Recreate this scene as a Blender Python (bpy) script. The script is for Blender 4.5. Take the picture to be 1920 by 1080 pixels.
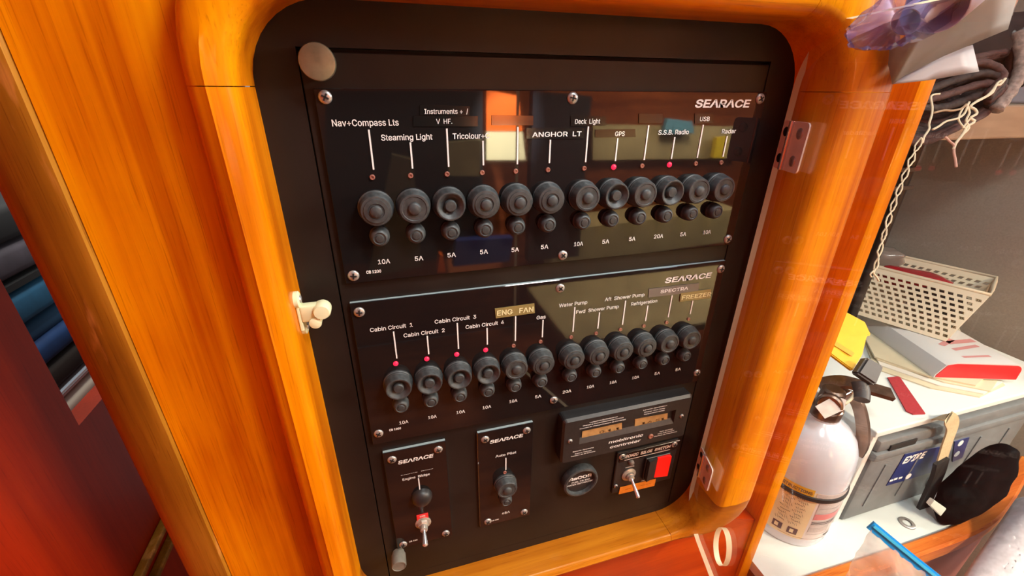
import bpy, bmesh, math, random
from mathutils import Vector, Matrix
random.seed(7)
for o in list(bpy.data.objects): bpy.data.objects.remove(o)
scene = bpy.context.scene
COL = scene.collection

# ------------------------------------------------------------------ camera, world, lights, exposure
F_PX = 808.14
RC = Matrix(((0.95937057, -0.28199806, 0.00923071),      # rows: camera right, down, forward in the cabin's axes
             (-0.11086001, -0.40683185, -0.90675129),
             (0.25945745, 0.86888719, -0.42156481)))
CAM = Vector((-0.15349799, -0.34951738, 0.00614787))
cd = bpy.data.cameras.new('camera'); cam = bpy.data.objects.new('camera', cd); COL.objects.link(cam)
cd.sensor_width = 36; cd.lens = F_PX / 1920 * 36; cd.clip_start = .01
rot = Matrix((RC[0], -RC[1], -RC[2])).transposed()
cam.matrix_world = Matrix.Translation(CAM) @ rot.to_4x4()
scene.camera = cam
w = bpy.data.worlds.new('world'); scene.world = w; w.use_nodes = True
w.node_tree.nodes['Background'].inputs[0].default_value = (0.85, 0.93, 1.0, 1)
w.node_tree.nodes['Background'].inputs[1].default_value = 0.38
scene.view_settings.view_transform = 'Standard'; scene.view_settings.look = 'None'
scene.view_settings.gamma = 1; scene.view_settings.use_curve_mapping = False
scene.view_settings.exposure = -0.12
def area(name, loc, target, size, power, col, sy=None):
    l = bpy.data.lights.new(name, 'AREA'); l.energy = power; l.size = size; l.color = col
    if sy: l.shape = 'RECTANGLE'; l.size_y = sy
    o = bpy.data.objects.new(name, l); COL.objects.link(o); o.location = loc
    o.rotation_euler = (Vector(target) - Vector(loc)).to_track_quat('-Z', 'Y').to_euler()
    return o
area('ceiling_lamp', (.24, -.40, .56), (-.1, 0, -.15), .18, 7.6, (.97, .98, .93))
area('hatch_daylight', (.75, -.75, .72), (.7, .1, -.4), .5, 6.8, (.70, .86, 1), .6)
area('companionway_daylight', (-1.3, -1.3, .3), (0, 0, -.3), .6, 4, (.93, .97, 1), .9)
area('saloon_fill', (-.60, .62, .35), (-.75, .6, -.5), .25, 6, (1, .95, .88))  # added fill to brighten the bench and cushions at left
area('galley_fill', (1.2, -1.15, .66), (1.2, -1.95, -.6), .4, 170, (1, .82, .6))  # added fill, lights the galley wall so the plates reflect it
area('galley_side_fill', (2.6, -1.0, .5), (1.6, -1.8, -.5), .5, 110, (1, .95, .85))  # another added fill for the reflected galley, not an actual window

# ------------------------------------------------------------------ maths helpers
def ray(u, v):
    return RC.transposed() @ Vector(((u - 960) / F_PX, (v - 540) / F_PX, 1))
def at(u, v, X=None, Y=None, Z=None, d=None):
    r = ray(u, v)
    t = (X - CAM.x) / r.x if X is not None else (Y - CAM.y) / r.y if Y is not None else (Z - CAM.z) / r.z if Z is not None else d
    return CAM + r * t
def refl(u, v, Y):                       # where the glossy plates look back to, on the plane at Y
    p = at(u, v, Y=0); d = p - CAM; d = Vector((d.x, -d.y, d.z))
    return p + d * (Y / d.y)

# ------------------------------------------------------------------ materials
MATS = {}
def mat(name, col=(.5, .5, .5), rough=.5, metal=0, noise=0, scale=40, bump=0, coat=0, emit=None, es=0, ior=1.5, alpha=1, stretch=(1, 1, 1), col2=None, trans=0, sheen=0, spec=None):
    if name in MATS: return MATS[name]
    m = bpy.data.materials.new(name); m.use_nodes = True; nt = m.node_tree; b = nt.nodes['Principled BSDF']
    b.inputs['Base Color'].default_value = (*col, 1); b.inputs['Roughness'].default_value = rough
    b.inputs['Metallic'].default_value = metal; b.inputs['IOR'].default_value = ior
    b.inputs['Coat Weight'].default_value = coat; b.inputs['Coat Roughness'].default_value = .08
    b.inputs['Transmission Weight'].default_value = trans; b.inputs['Alpha'].default_value = alpha
    b.inputs['Sheen Weight'].default_value = sheen
    if spec is not None: b.inputs['Specular IOR Level'].default_value = spec
    if emit: b.inputs['Emission Color'].default_value = (*emit, 1); b.inputs['Emission Strength'].default_value = es
    if noise or bump:
        tc = nt.nodes.new('ShaderNodeTexCoord'); mp = nt.nodes.new('ShaderNodeMapping'); mp.inputs['Scale'].default_value = stretch
        n = nt.nodes.new('ShaderNodeTexNoise'); n.inputs['Scale'].default_value = scale; n.inputs['Detail'].default_value = 6
        nt.links.new(tc.outputs['Object'], mp.inputs[0]); nt.links.new(mp.outputs[0], n.inputs['Vector'])
        if noise:
            cr = nt.nodes.new('ShaderNodeValToRGB'); c2 = col2 or tuple(c * (1 - noise) for c in col)
            cr.color_ramp.elements[0].position = .35; cr.color_ramp.elements[0].color = (*c2, 1)
            cr.color_ramp.elements[1].position = .65; cr.color_ramp.elements[1].color = (*col, 1)
            nt.links.new(n.outputs['Fac'], cr.inputs[0]); nt.links.new(cr.outputs[0], b.inputs['Base Color'])
        if bump:
            bp = nt.nodes.new('ShaderNodeBump'); bp.inputs['Strength'].default_value = bump; bp.inputs['Distance'].default_value = .002
            nt.links.new(n.outputs['Fac'], bp.inputs['Height']); nt.links.new(bp.outputs[0], b.inputs['Normal'])
    MATS[name] = m; return m
def wood(name, c_dark, c_mid, c_light, axis='Z', rough=.32, coat=.35, scale=1.0, wear=0):
    m = bpy.data.materials.new(name); m.use_nodes = True; nt = m.node_tree; L = nt.links; b = nt.nodes['Principled BSDF']
    tc = nt.nodes.new('ShaderNodeTexCoord')
    def nz(s, across, detail=5, dist=0):
        mp = nt.nodes.new('ShaderNodeMapping')
        sc = {'Z': (across, across, s), 'X': (s, across, across), 'Y': (across, s, across)}[axis]
        mp.inputs['Scale'].default_value = tuple(v * scale for v in sc)
        n = nt.nodes.new('ShaderNodeTexNoise'); n.inputs['Scale'].default_value = 1; n.inputs['Detail'].default_value = detail
        n.inputs['Distortion'].default_value = dist
        L.new(tc.outputs['Object'], mp.inputs[0]); L.new(mp.outputs[0], n.inputs['Vector']); return n
    broad = nz(1.6, 26, 3, .3); fine = nz(6, 260, 6); pores = nz(22, 900, 2); blotch = nz(7, 9, 2)
    cr = nt.nodes.new('ShaderNodeValToRGB'); e = cr.color_ramp.elements
    e[0].position = .36; e[0].color = (*c_dark, 1); e[1].position = .64; e[1].color = (*c_light, 1)
    k = e.new(.5); k.color = (*c_mid, 1)
    def math_(op, a, bb):
        q = nt.nodes.new('ShaderNodeMath'); q.operation = op
        for i, v in enumerate((a, bb)):
            if isinstance(v, float): q.inputs[i].default_value = v
            else: L.new(v, q.inputs[i])
        return q.outputs[0]
    s = math_('ADD', math_('MULTIPLY', broad.outputs['Fac'], .58), math_('MULTIPLY', fine.outputs['Fac'], .18))
    s = math_('ADD', s, math_('MULTIPLY', blotch.outputs['Fac'], .24)); L.new(s, cr.inputs[0])
    mx = nt.nodes.new('ShaderNodeMixRGB'); mx.blend_type = 'MULTIPLY'; mx.inputs[2].default_value = (.62, .48, .40, 1)
    p = nt.nodes.new('ShaderNodeValToRGB'); p.color_ramp.elements[0].position = .58; p.color_ramp.elements[1].position = .72
    p.color_ramp.elements[1].color = (.6 + wear * .4,) * 3 + (1,)
    L.new(pores.outputs['Fac'], p.inputs[0]); L.new(p.outputs[0], mx.inputs[0]); L.new(cr.outputs[0], mx.inputs[1])
    out = mx.outputs[0]
    if wear:
        sp = nz(14, 60, 4, .6); r2 = nt.nodes.new('ShaderNodeValToRGB'); r2.color_ramp.elements[0].position = .6; r2.color_ramp.elements[1].position = .68
        m2 = nt.nodes.new('ShaderNodeMixRGB'); m2.inputs[2].default_value = (.55, .22, .05, 1)
        q = math_('MULTIPLY', r2.outputs[0], float(wear)); L.new(sp.outputs['Fac'], r2.inputs[0]); L.new(q, m2.inputs[0]); L.new(out, m2.inputs[1]); out = m2.outputs[0]
    L.new(out, b.inputs['Base Color'])
    b.inputs['Roughness'].default_value = rough; b.inputs['Coat Weight'].default_value = coat * .35; b.inputs['Coat Roughness'].default_value = .15; b.inputs['Specular IOR Level'].default_value = .22; b.inputs['Specular Tint'].default_value = (1, .72, .35, 1)
    bp = nt.nodes.new('ShaderNodeBump'); bp.inputs['Strength'].default_value = .25; bp.inputs['Distance'].default_value = .0006
    L.new(s, bp.inputs['Height']); L.new(bp.outputs[0], b.inputs['Normal'])
    MATS[name] = m; return m
WD, WM, WL = (.42, .070, .0005), (.68, .20, .001), (.84, .33, .002)
wood_v = wood('varnished_teak_upright', WD, WM, WL, 'Z')
wood_h = wood('varnished_teak_level', WD, WM, WL, 'X')
wood_edge = wood('worn_teak_edge', (.18, .060, .004), (.32, .125, .008), (.48, .21, .02), 'Z', rough=.5, coat=.1, wear=.6)
wood_red = wood('red_mahogany', (.24, .016, .001), (.34, .030, .001), (.44, .05, .002), 'X', rough=.4, coat=.3)
wood_red_v = wood('red_mahogany_upright', (.24, .010, .0005), (.31, .015, .001), (.38, .024, .001), 'Z', rough=.45, coat=.2)
wood_sill = wood('ochre_teak_sill', (.30, .08, .004), (.46, .15, .008), (.60, .23, .014), 'X', rough=.35, coat=.4, wear=.25)
wood_dark = wood('dark_galley_wood', (.10, .022, .008), (.16, .038, .012), (.22, .055, .016), 'X')
black_satin = mat('black_painted_board', (.018, .0135, .0115), .40, spec=.28, noise=.35, scale=14, bump=.02)
black_gloss = mat('black_gloss_plastic', (.010, .008, .008), .035, ior=1.62)
black_mod = mat('black_module_plastic', (.020, .019, .020), .42, noise=.2, scale=300, bump=.05)
plate_edge = mat('lit_grey_edge', (.30, .37, .38), .9, spec=.1)  # light caught by the black plates' edges, put into a grey colour
rubber = mat('dusty_black_rubber', (.055, .062, .064), .5, noise=.45, scale=260, bump=.08)
rubber_d = mat('black_rubber', (.02, .02, .022), .5)
white_ink = mat('white_print', (.85, .85, .83), .6)
steel = mat('nickel_screw', (.55, .54, .52), .3, .6, noise=.3, scale=400)
dark_slot = mat('dark_recess', (.006, .006, .006), .7)
chrome = mat('chrome', (.75, .77, .80), .18, .75)
nickel = mat('tarnished_nickel', (.60, .56, .49), .32, .55, noise=.3, scale=200)
led_on = mat('lit_red_lamp', (.8, .02, .05), .2, emit=(1, .02, .08), es=1.1)
led_off = mat('unlit_clear_lamp', (.30, .12, .09), .25, coat=.6)
led_hole = mat('lamp_centre', (.10, .03, .03), .3)
cream_pl = mat('cream_plastic', (.76, .78, .50), .4)
acr_edge = mat('cream_glow_acrylic_edge', (.98, .93, .66), .5)  # cream colour stands in for light glowing out of the clear edge
tape_blk = mat('black_embossing_tape', (.008, .008, .008), .12)
tape_gold = mat('gold_embossing_tape', (.26, .20, .07), .3)
tape_grey = mat('grey_embossing_tape', (.15, .13, .115), .3)
ink_gold = mat('pale_yellow_lettering', (.80, .75, .42), .5)
red_pl = mat('glowing_red_plastic', (.85, .012, .01), .3, emit=(1, .01, .0), es=.25)  # slight glow added to the rocker half, which is no lamp
lcd = mat('amber_display', (.50, .29, .11), .3, noise=.25, scale=120)
lcd_ink = mat('display_digits', (.16, .08, .03), .4)
orange_tape = mat('orange_paper_label', (.80, .25, .02), .5, noise=.15, scale=200)
orange_ink = mat('smudged_orange_ink', (.45, .12, .01), .6)
knob_m = mat('tarnished_brass_knob', (.31, .29, .19), .42, .55, noise=.35, scale=90)
nt = acr_edge.node_tree; pb_ = nt.nodes['Principled BSDF']; tl = nt.nodes.new('ShaderNodeBsdfTranslucent'); tl.inputs[0].default_value = (.98, .93, .66, 1)
am = nt.nodes.new('ShaderNodeMixShader'); am.inputs[0].default_value = .45; nt.links.new(pb_.outputs[0], am.inputs[1]); nt.links.new(tl.outputs[0], am.inputs[2]); nt.links.new(am.outputs[0], nt.nodes['Material Output'].inputs[0])
def acrylic(name, tint, fres=1.0, rough=.03, haze=0, hcol=(.8, .75, .7)):
    m = bpy.data.materials.new(name); m.use_nodes = True; nt = m.node_tree; nt.nodes.clear(); L = nt.links
    o = nt.nodes.new('ShaderNodeOutputMaterial'); t = nt.nodes.new('ShaderNodeBsdfTransparent'); t.inputs[0].default_value = (*tint, 1)
    g = nt.nodes.new('ShaderNodeBsdfGlossy'); g.inputs['Roughness'].default_value = rough
    f = nt.nodes.new('ShaderNodeFresnel'); f.inputs[0].default_value = 1.45
    ge = nt.nodes.new('ShaderNodeNewGeometry'); mi = nt.nodes.new('ShaderNodeMapRange'); mi.inputs[3].default_value = 1.45; mi.inputs[4].default_value = 1 / 1.45
    L.new(ge.outputs['Backfacing'], mi.inputs[0]); L.new(mi.outputs[0], f.inputs[0])      # the same reflectance from both sides of the film
    mu = nt.nodes.new('ShaderNodeMath'); mu.operation = 'MULTIPLY'; mu.inputs[1].default_value = fres
    mx = nt.nodes.new('ShaderNodeMixShader'); L.new(f.outputs[0], mu.inputs[0]); L.new(mu.outputs[0], mx.inputs[0])
    base = t.outputs[0]
    if haze:
        df = nt.nodes.new('ShaderNodeBsdfDiffuse'); df.inputs[0].default_value = (*hcol, 1)
        m2 = nt.nodes.new('ShaderNodeMixShader'); tc = nt.nodes.new('ShaderNodeTexCoord'); n = nt.nodes.new('ShaderNodeTexNoise'); n.inputs['Scale'].default_value = 18
        r = nt.nodes.new('ShaderNodeValToRGB'); r.color_ramp.elements[0].position = .35; r.color_ramp.elements[0].color = (haze * .4,) * 3 + (1,)
        r.color_ramp.elements[1].position = .75; r.color_ramp.elements[1].color = (haze * 1.5,) * 3 + (1,)
        L.new(tc.outputs['Object'], n.inputs['Vector']); L.new(n.outputs['Fac'], r.inputs[0]); L.new(r.outputs[0], m2.inputs[0])
        L.new(base, m2.inputs[1]); L.new(df.outputs[0], m2.inputs[2]); base = m2.outputs[0]
    L.new(base, mx.inputs[1]); L.new(g.outputs[0], mx.inputs[2]); L.new(mx.outputs[0], o.inputs[0])
    MATS[name] = m; return m
acr = acrylic('clear_acrylic', (.97, .96, .94), 1.0, .02, .015)
clearbag = acrylic('clear_plastic_film', (.80, .76, .76), 3.0, .12, .40)

# ------------------------------------------------------------------ object helpers
def link(name, me, m=None, parent=None, smooth=False):
    if isinstance(me, bmesh.types.BMesh):
        bm = me; me = bpy.data.meshes.new(name); bm.normal_update(); bm.to_mesh(me); bm.free()
    if m is not None and len(me.materials) == 0: me.materials.append(m)
    if smooth: me.shade_smooth()
    if smooth == 'auto': me.set_sharp_from_angle(angle=math.radians(35))
    o = bpy.data.objects.new(name, me); COL.objects.link(o)
    if parent: o.parent = parent
    return o
def tag(o, label=None, cat=None, group=None, kind=None):
    if label: o['label'] = label
    if cat: o['category'] = cat
    if group: o['group'] = group
    if kind: o['kind'] = kind
    return o
def thing(name, label, cat, group=None, loc=(0, 0, 0)):
    o = bpy.data.objects.new(name, None); COL.objects.link(o); o.empty_display_size = .02; o.location = loc
    return tag(o, label, cat, group)
def BM(): return bmesh.new()
def box(bm, lo, hi, bev=0, seg=2):
    r = bmesh.ops.create_cube(bm, size=1)['verts']
    for v in r: v.co = Vector([lo[i] + (v.co[i] + .5) * (hi[i] - lo[i]) for i in range(3)])
    if bev:
        es = list({e for v in r for e in v.link_edges})
        bmesh.ops.bevel(bm, geom=es, offset=bev, segments=seg, affect='EDGES', profile=.5)
    return bm
def hexa(bm, bottom, top, bev=0):
    """solid from 4 bottom and 4 top points"""
    vs = [bm.verts.new(p) for p in list(bottom) + list(top)]
    for f in ((3, 2, 1, 0), (4, 5, 6, 7), (0, 1, 5, 4), (1, 2, 6, 5), (2, 3, 7, 6), (3, 0, 4, 7)): bm.faces.new([vs[i] for i in f])
    bmesh.ops.recalc_face_normals(bm, faces=bm.faces)
    if bev: bmesh.ops.bevel(bm, geom=bm.edges[:], offset=bev, segments=2, affect='EDGES')
    return bm
def lathe(bm, prof, org, axis=Vector((0, -1, 0)), n=32, cap=True):
    """prof: (radius, height along axis)"""
    org = Vector(org); axis = Vector(axis).normalized()
    a = axis.orthogonal().normalized(); b = axis.cross(a)
    rings = []
    for r, h in prof:
        if r < 1e-7: rings.append([bm.verts.new(org + axis * h)])
        else: rings.append([bm.verts.new(org + axis * h + (a * math.cos(2 * math.pi * i / n) + b * math.sin(2 * math.pi * i / n)) * r) for i in range(n)])
    for p, q in zip(rings, rings[1:]):
        for i in range(n):
            j = (i + 1) % n
            if len(p) == 1 and len(q) == 1: continue
            if len(p) == 1: bm.faces.new((p[0], q[i], q[j]))
            elif len(q) == 1: bm.faces.new((p[i], p[j], q[0]))
            else: bm.faces.new((p[i], p[j], q[j], q[i]))
    if cap:
        if len(rings[0]) > 1: bm.faces.new(list(reversed(rings[0])))
        if len(rings[-1]) > 1: bm.faces.new(rings[-1])
    bmesh.ops.recalc_face_normals(bm, faces=bm.faces)
    return bm
def smooth_path(pts, n=6):
    pts = [Vector(p) for p in pts]
    if len(pts) < 3 or n < 2: return pts
    out = []
    P = [pts[0]] + pts + [pts[-1]]
    for i in range(1, len(P) - 2):
        a, b, c, d = P[i - 1], P[i], P[i + 1], P[i + 2]
        for k in range(n):
            t = k / n
            out.append(.5 * ((2 * b) + (c - a) * t + (2 * a - 5 * b + 4 * c - d) * t * t + (3 * b - a - 3 * c + d) * t ** 3))
    out.append(pts[-1]); return out
def tube(bm, pts, r, n=8, closed=False, flat=None):
    """round (or flat: (half_width, half_thickness, up)) section along pts"""
    pts = [Vector(p) for p in pts]; N = len(pts); rings = []
    up = Vector(flat[2]) if flat else None; prev = None
    for i, p in enumerate(pts):
        t = (pts[(i + 1) % N] - pts[i - 1]) if closed else (pts[min(i + 1, N - 1)] - pts[max(i - 1, 0)])
        t.normalize()
        if up is not None: a = (up - t * up.dot(t)).normalized()
        elif prev is None: a = t.orthogonal().normalized()
        else: a = (prev - t * prev.dot(t)).normalized()
        prev = a; b = t.cross(a)
        rr = r[i] if isinstance(r, (list, tuple)) else r
        if flat: ring = [p + a * (sa * flat[0]) + b * (sb * flat[1]) for sa, sb in ((1, 1), (1, -1), (-1, -1), (-1, 1))]
        else: ring = [p + (a * math.cos(2 * math.pi * k / n) + b * math.sin(2 * math.pi * k / n)) * rr for k in range(n)]
        rings.append([bm.verts.new(q) for q in ring])
    m = len(rings[0]); R = rings + ([rings[0]] if closed else [])
    for p, q in zip(R, R[1:]):
        for k in range(m): bm.faces.new((p[k], p[(k + 1) % m], q[(k + 1) % m], q[k]))
    if not closed:
        bm.faces.new(list(reversed(rings[0]))); bm.faces.new(rings[-1])
    bmesh.ops.recalc_face_normals(bm, faces=bm.faces)
    return bm
def prism(bm, outline, d0, d1, plane='XZ', bev=0, org=None, ax=None, ay=None):
    """extrude a 2-D outline; default in XZ between Y=d0 and Y=d1, or any frame org/ax/ay"""
    if org is None: f = lambda u, v, d: Vector((u, d, v))
    else:
        ax, ay = Vector(ax).normalized(), Vector(ay).normalized(); nz = ax.cross(ay)
        f = lambda u, v, d: Vector(org) + ax * u + ay * v + nz * d
    a = [bm.verts.new(f(u, v, d0)) for u, v in outline]; b = [bm.verts.new(f(u, v, d1)) for u, v in outline]
    n = len(a); fa = bm.faces.new(a); fb = bm.faces.new(list(reversed(b)))
    for i in range(n): bm.faces.new((a[i], b[i], b[(i + 1) % n], a[(i + 1) % n]))
    bmesh.ops.recalc_face_normals(bm, faces=bm.faces)
    if bev:
        es = [e for e in list(fa.edges) + list(fb.edges)]
        bmesh.ops.bevel(bm, geom=es, offset=bev, segments=2, affect='EDGES')
    return bm
def rrect(x0, x1, z0, z1, r, n=6):
    out = []
    for cx, cz, a0 in ((x1 - r, z1 - r, 0), (x0 + r, z1 - r, 90), (x0 + r, z0 + r, 180), (x1 - r, z0 + r, 270)):
        for k in range(n + 1):
            a = math.radians(a0 + 90 * k / n); out.append((cx + r * math.cos(a), cz + r * math.sin(a)))
    return out
def circ(cx, cz, r, n=24): return [(cx + r * math.cos(2 * math.pi * k / n), cz + r * math.sin(2 * math.pi * k / n)) for k in range(n)]
SANS = None
try:                                             # the plain sans font that ships inside Blender itself
    SANS = bpy.data.fonts.load(bpy.utils.system_resource('DATAFILES', path='fonts') + '/Inter.woff2')
except Exception: SANS = None
def text_mesh(txt, bold=0, res=2):
    c = bpy.data.curves.new('txt', 'FONT'); c.body = txt
    if SANS: c.font = SANS
    c.offset = bold * .55; c.size = 1; c.resolution_u = res
    o = bpy.data.objects.new('txt', c); COL.objects.link(o)
    bpy.context.view_layer.update()
    me = bpy.data.meshes.new_from_object(o.evaluated_get(bpy.context.evaluated_depsgraph_get()))
    bpy.data.objects.remove(o); bpy.data.curves.remove(c); me.materials.clear(); return me
TEXTS = {}
def lettering(txt, p0, width, height, parent, m=white_ink, bold=.012, shear=0, ax=(1, 0, 0), ay=(0, 0, 1), name='lettering', off=0):
    """letters with baseline start p0, total width and cap height in metres"""
    key = (txt, bold)
    if key not in TEXTS: TEXTS[key] = text_mesh(txt, bold)
    src = TEXTS[key]; me = src.copy()
    xs = [v.co.x for v in src.vertices]; ys = [v.co.y for v in src.vertices]
    if not xs: return None
    x0, x1 = min(xs), max(xs); cap = .72
    sx = width / (x1 - x0); sy = height / cap * 1.22; ax, ay = Vector(ax), Vector(ay); n = ax.cross(ay)
    for v in me.vertices:
        X = (v.co.x - x0) * sx; Y = v.co.y * sy
        v.co = Vector(p0) + ax * (X + shear * Y) + ay * Y + n * off
    return link(name, me, m, parent)
def label_px(txt, u0, v0, u1, v1, h, parent, m=white_ink, Y=-.0004, flat=True, **k):
    a, b = at(u0, v0, Y=Y), at(u1, v1, Y=Y)
    if flat:
        z = (a.z + b.z) / 2
        return lettering(txt, (a.x, Y, z), b.x - a.x, h, parent, m, **k)
    d = b - a
    ax = d.normalized(); return lettering(txt, a, d.length, h, parent, m, ax=ax, ay=Vector((-ax.z, 0, ax.x)), **k)

# ------------------------------------------------------------------ bulkhead with its moulded opening
XI0, XI1, ZI0, ZI1, RI = -.2285, .2248, -.5495, .0575, .052
def inner_path():
    pts = []
    for (cx, cz, a0, tag_) in ((XI1 - RI, ZI1 - RI, 0, 'tr'), (XI0 + RI, ZI1 - RI, 90, 'tl'), (XI0 + RI, ZI0 + RI, 180, 'bl'), (XI1 - RI, ZI0 + RI, 270, 'br')):
        pts.append([(cx + RI * math.cos(math.radians(a0 + 9 * k)), cz + RI * math.sin(math.radians(a0 + 9 * k)), math.cos(math.radians(a0 + 9 * k)), math.sin(math.radians(a0 + 9 * k))) for k in range(11)])
    return pts
corners = inner_path()
SIDE = {'l': (.047, .026, .012, .010), 't': (.050, .046, .012, .012), 'r': (.050, .058, .010, .011), 'b': (.036, .017, .006, .008)}   # depth, width, inner and outer rounding
def prof_at(nx, nz):
    ws = {'r': max(nx, 0) ** 2, 'l': max(-nx, 0) ** 2, 't': max(nz, 0) ** 2, 'b': max(-nz, 0) ** 2}
    D, W, ri, ro = [sum(SIDE[k][i] * ws[k] for k in ws) for i in range(4)]
    pr = [(0, .006), (0, -(D - ri) * .5), (0, -(D - ri))]
    for k in range(1, 6):
        a = math.pi / 2 * k / 5; pr.append((ri - ri * math.cos(a), -(D - ri) - ri * math.sin(a)))
    pr.append(((ri + W - ro) / 2, -D - .0012))
    for k in range(0, 6):
        a = math.pi / 2 * k / 5; pr.append((W - ro + ro * math.sin(a), -D + ro - ro * math.cos(a)))
    pr += [(W, -.018), (W + .0, -.012 + .016 * ws['r'])]
    return pr
def sweep(pts, gap=0):
    bm = BM(); rings = []
    for x, z, nx, nz in pts:
        rings.append([bm.verts.new((x + nx * s, y, z + nz * s)) for s, y in prof_at(nx, nz)])
    for p, q in zip(rings, rings[1:]):
        for k in range(len(p) - 1): bm.faces.new((p[k], p[k + 1], q[k + 1], q[k]))
    for r in (rings[0], rings[-1]): bm.faces.new(r)
    bmesh.ops.recalc_face_normals(bm, faces=bm.faces)
    return bm
def straight(a, b, n=10, inset=.0005):
    ax, az = a[0], a[1]; bx, bz = b[0], b[1]; L = math.hypot(bx - ax, bz - az); out = []
    for k in range(n + 1):
        t = inset / L + (1 - 2 * inset / L) * k / n
        out.append((ax + (bx - ax) * t, az + (bz - az) * t, a[2], a[3]))
    return out
trim = tag(bpy.data.objects.new('trim_1', None), kind='structure'); COL.objects.link(trim)
trim['label'] = 'varnished orange wooden moulding framing the black switchboard'
for i, c in enumerate(corners):
    link('moulding_corner', sweep(c), wood_v if i < 2 else wood_sill, trim, 'auto')
    nxt = corners[(i + 1) % 4]
    m = (wood_h, wood_v, wood_sill, wood_v)[i]
    link('moulding_rail', sweep(straight(c[-1], nxt[0])), m, trim, 'auto')
# flat boards of the bulkhead, mitred round the opening
wall = bpy.data.objects.new('wall_front', None); COL.objects.link(wall); tag(wall, 'varnished orange wooden bulkhead around the switchboard opening', kind='structure')
BX0, BX1, BZ0, BZ1, FY = -.336, .353, -1.35, .62, -.024
def board(pts_inner, outer_pts, m, FY=FY):
    bm = BM(); a = [bm.verts.new((x + nx * .006, FY, z + nz * .006)) for x, z, nx, nz in pts_inner]; b = [bm.verts.new((x, FY, z)) for x, z in outer_pts]
    for i in range(len(a) - 1): bm.faces.new((a[i], a[i + 1], b[i + 1], b[i]))
    r = bmesh.ops.extrude_face_region(bm, geom=bm.faces[:])
    for v in r['geom']:
        if isinstance(v, bmesh.types.BMVert): v.co.y = FY + .028
    bmesh.ops.recalc_face_normals(bm, faces=bm.faces)
    return link('board', bm, m, wall)
def half(c1, c2): return c1[5:] + c2[:6]
for i, (c1, c2) in enumerate(zip(corners, corners[1:] + corners[:1])):
    seg = half(c1, c2)
    if i == 0: out = [(BX1 + (BX0 - BX1) * k / 11, BZ1) for k in range(12)]
    elif i == 1: out = [(BX0, BZ1 + (BZ0 - BZ1) * k / 11) for k in range(12)]
    elif i == 2: out = [(BX0 + (BX1 - BX0) * k / 8, BZ0) for k in range(9)] + [(BX1, BZ0 + (ZI0 - .05 - BZ0) * k / 3) for k in (1, 2, 3)]
    else: out = [(BX1, ZI0 - .05 + (BZ1 - ZI0 + .05) * k / 11) for k in range(12)]
    board(seg, out, (wood_h, wood_v, wood_red, wood_v)[i], 0 if i == 3 else FY)
# worn corner post on the left of the bulkhead
bm = BM(); prism(bm, [(-.3365, FY + .001), (-.3385, FY - .0015), (-.345, FY - .0010), (-.362, -.021), (-.373, -.015), (-.381, -.005), (-.385, .008), (-.385, .05), (-.3365, .05)], BZ0, BZ1, org=(0, 0, 0), ax=(1, 0, 0), ay=(0, 1, 0))
link('corner_post', bm, wood_edge, wall, 'auto')
# small end grain post on the right
bm = BM(); prism(bm, [(.3385, -.029), (.3385, .0005), (.3535, .0005), (.3535, .03), (.362, .03), (.362, -.020), (.359, -.027), (.355, -.0305), (.341, -.0305)], BZ0, BZ1, org=(0, 0, 0), ax=(1, 0, 0), ay=(0, 1, 0))
link('corner_post', bm, wood_v, wall, 'auto')

# ------------------------------------------------------------------ black switchboard board
sb = thing('switchboard', 'tall black switchboard with rounded corners set in the wooden frame', 'switchboard', loc=(0, 0, 0))
GX0, GX1, GZ0, GZ1 = -.1995, .1925, -.536, .0295
def frame_mesh(outer, inner, y0, y1):
    bm = BM(); n = len(outer)
    A = [bm.verts.new((x, y0, z)) for x, z in outer]; B = [bm.verts.new((x, y0, z)) for x, z in inner]
    A2 = [bm.verts.new((x, y1, z)) for x, z in outer]; B2 = [bm.verts.new((x, y1, z)) for x, z in inner]
    for i in range(n):
        j = (i + 1) % n
        bm.faces.new((A[i], A[j], B[j], B[i])); bm.faces.new((A2[i], B2[i], B2[j], A2[j]))
        bm.faces.new((B[i], B[j], B2[j], B2[i])); bm.faces.new((A[j], A[i], A2[i], A2[j]))
    bmesh.ops.remove_doubles(bm, verts=bm.verts, dist=1e-6); bmesh.ops.recalc_face_normals(bm, faces=bm.faces)
    return bm
outer = rrect(XI0 - .003, XI1 + .003, ZI0 - .003, ZI1 + .003, RI + .003, 8)
inner = [(min(max(x, GX0), GX1), min(max(z, GZ0), GZ1)) for x, z in outer]
# push each corner group onto the rectangle's corner
inner = []
for k, (cx, cz) in enumerate(((GX1, GZ1), (GX0, GZ1), (GX0, GZ0), (GX1, GZ0))): inner += [(cx, cz)] * 9
link('bezel', frame_mesh(outer, inner, .0035, .012), black_satin, sb)
bm = BM(); box(bm, (GX0 + .0008, .0035, GZ0 - .0002), (GX1 - .0008, .011, GZ1 - .0026), .0006, 1); link('mounting_board', bm, black_satin, sb)
bm = BM(); box(bm, (XI0 + .001, .0125, ZI0 + .02), (XI1 - .001, .020, ZI1 - .02)); link('backing', bm, dark_slot, sb)
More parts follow.
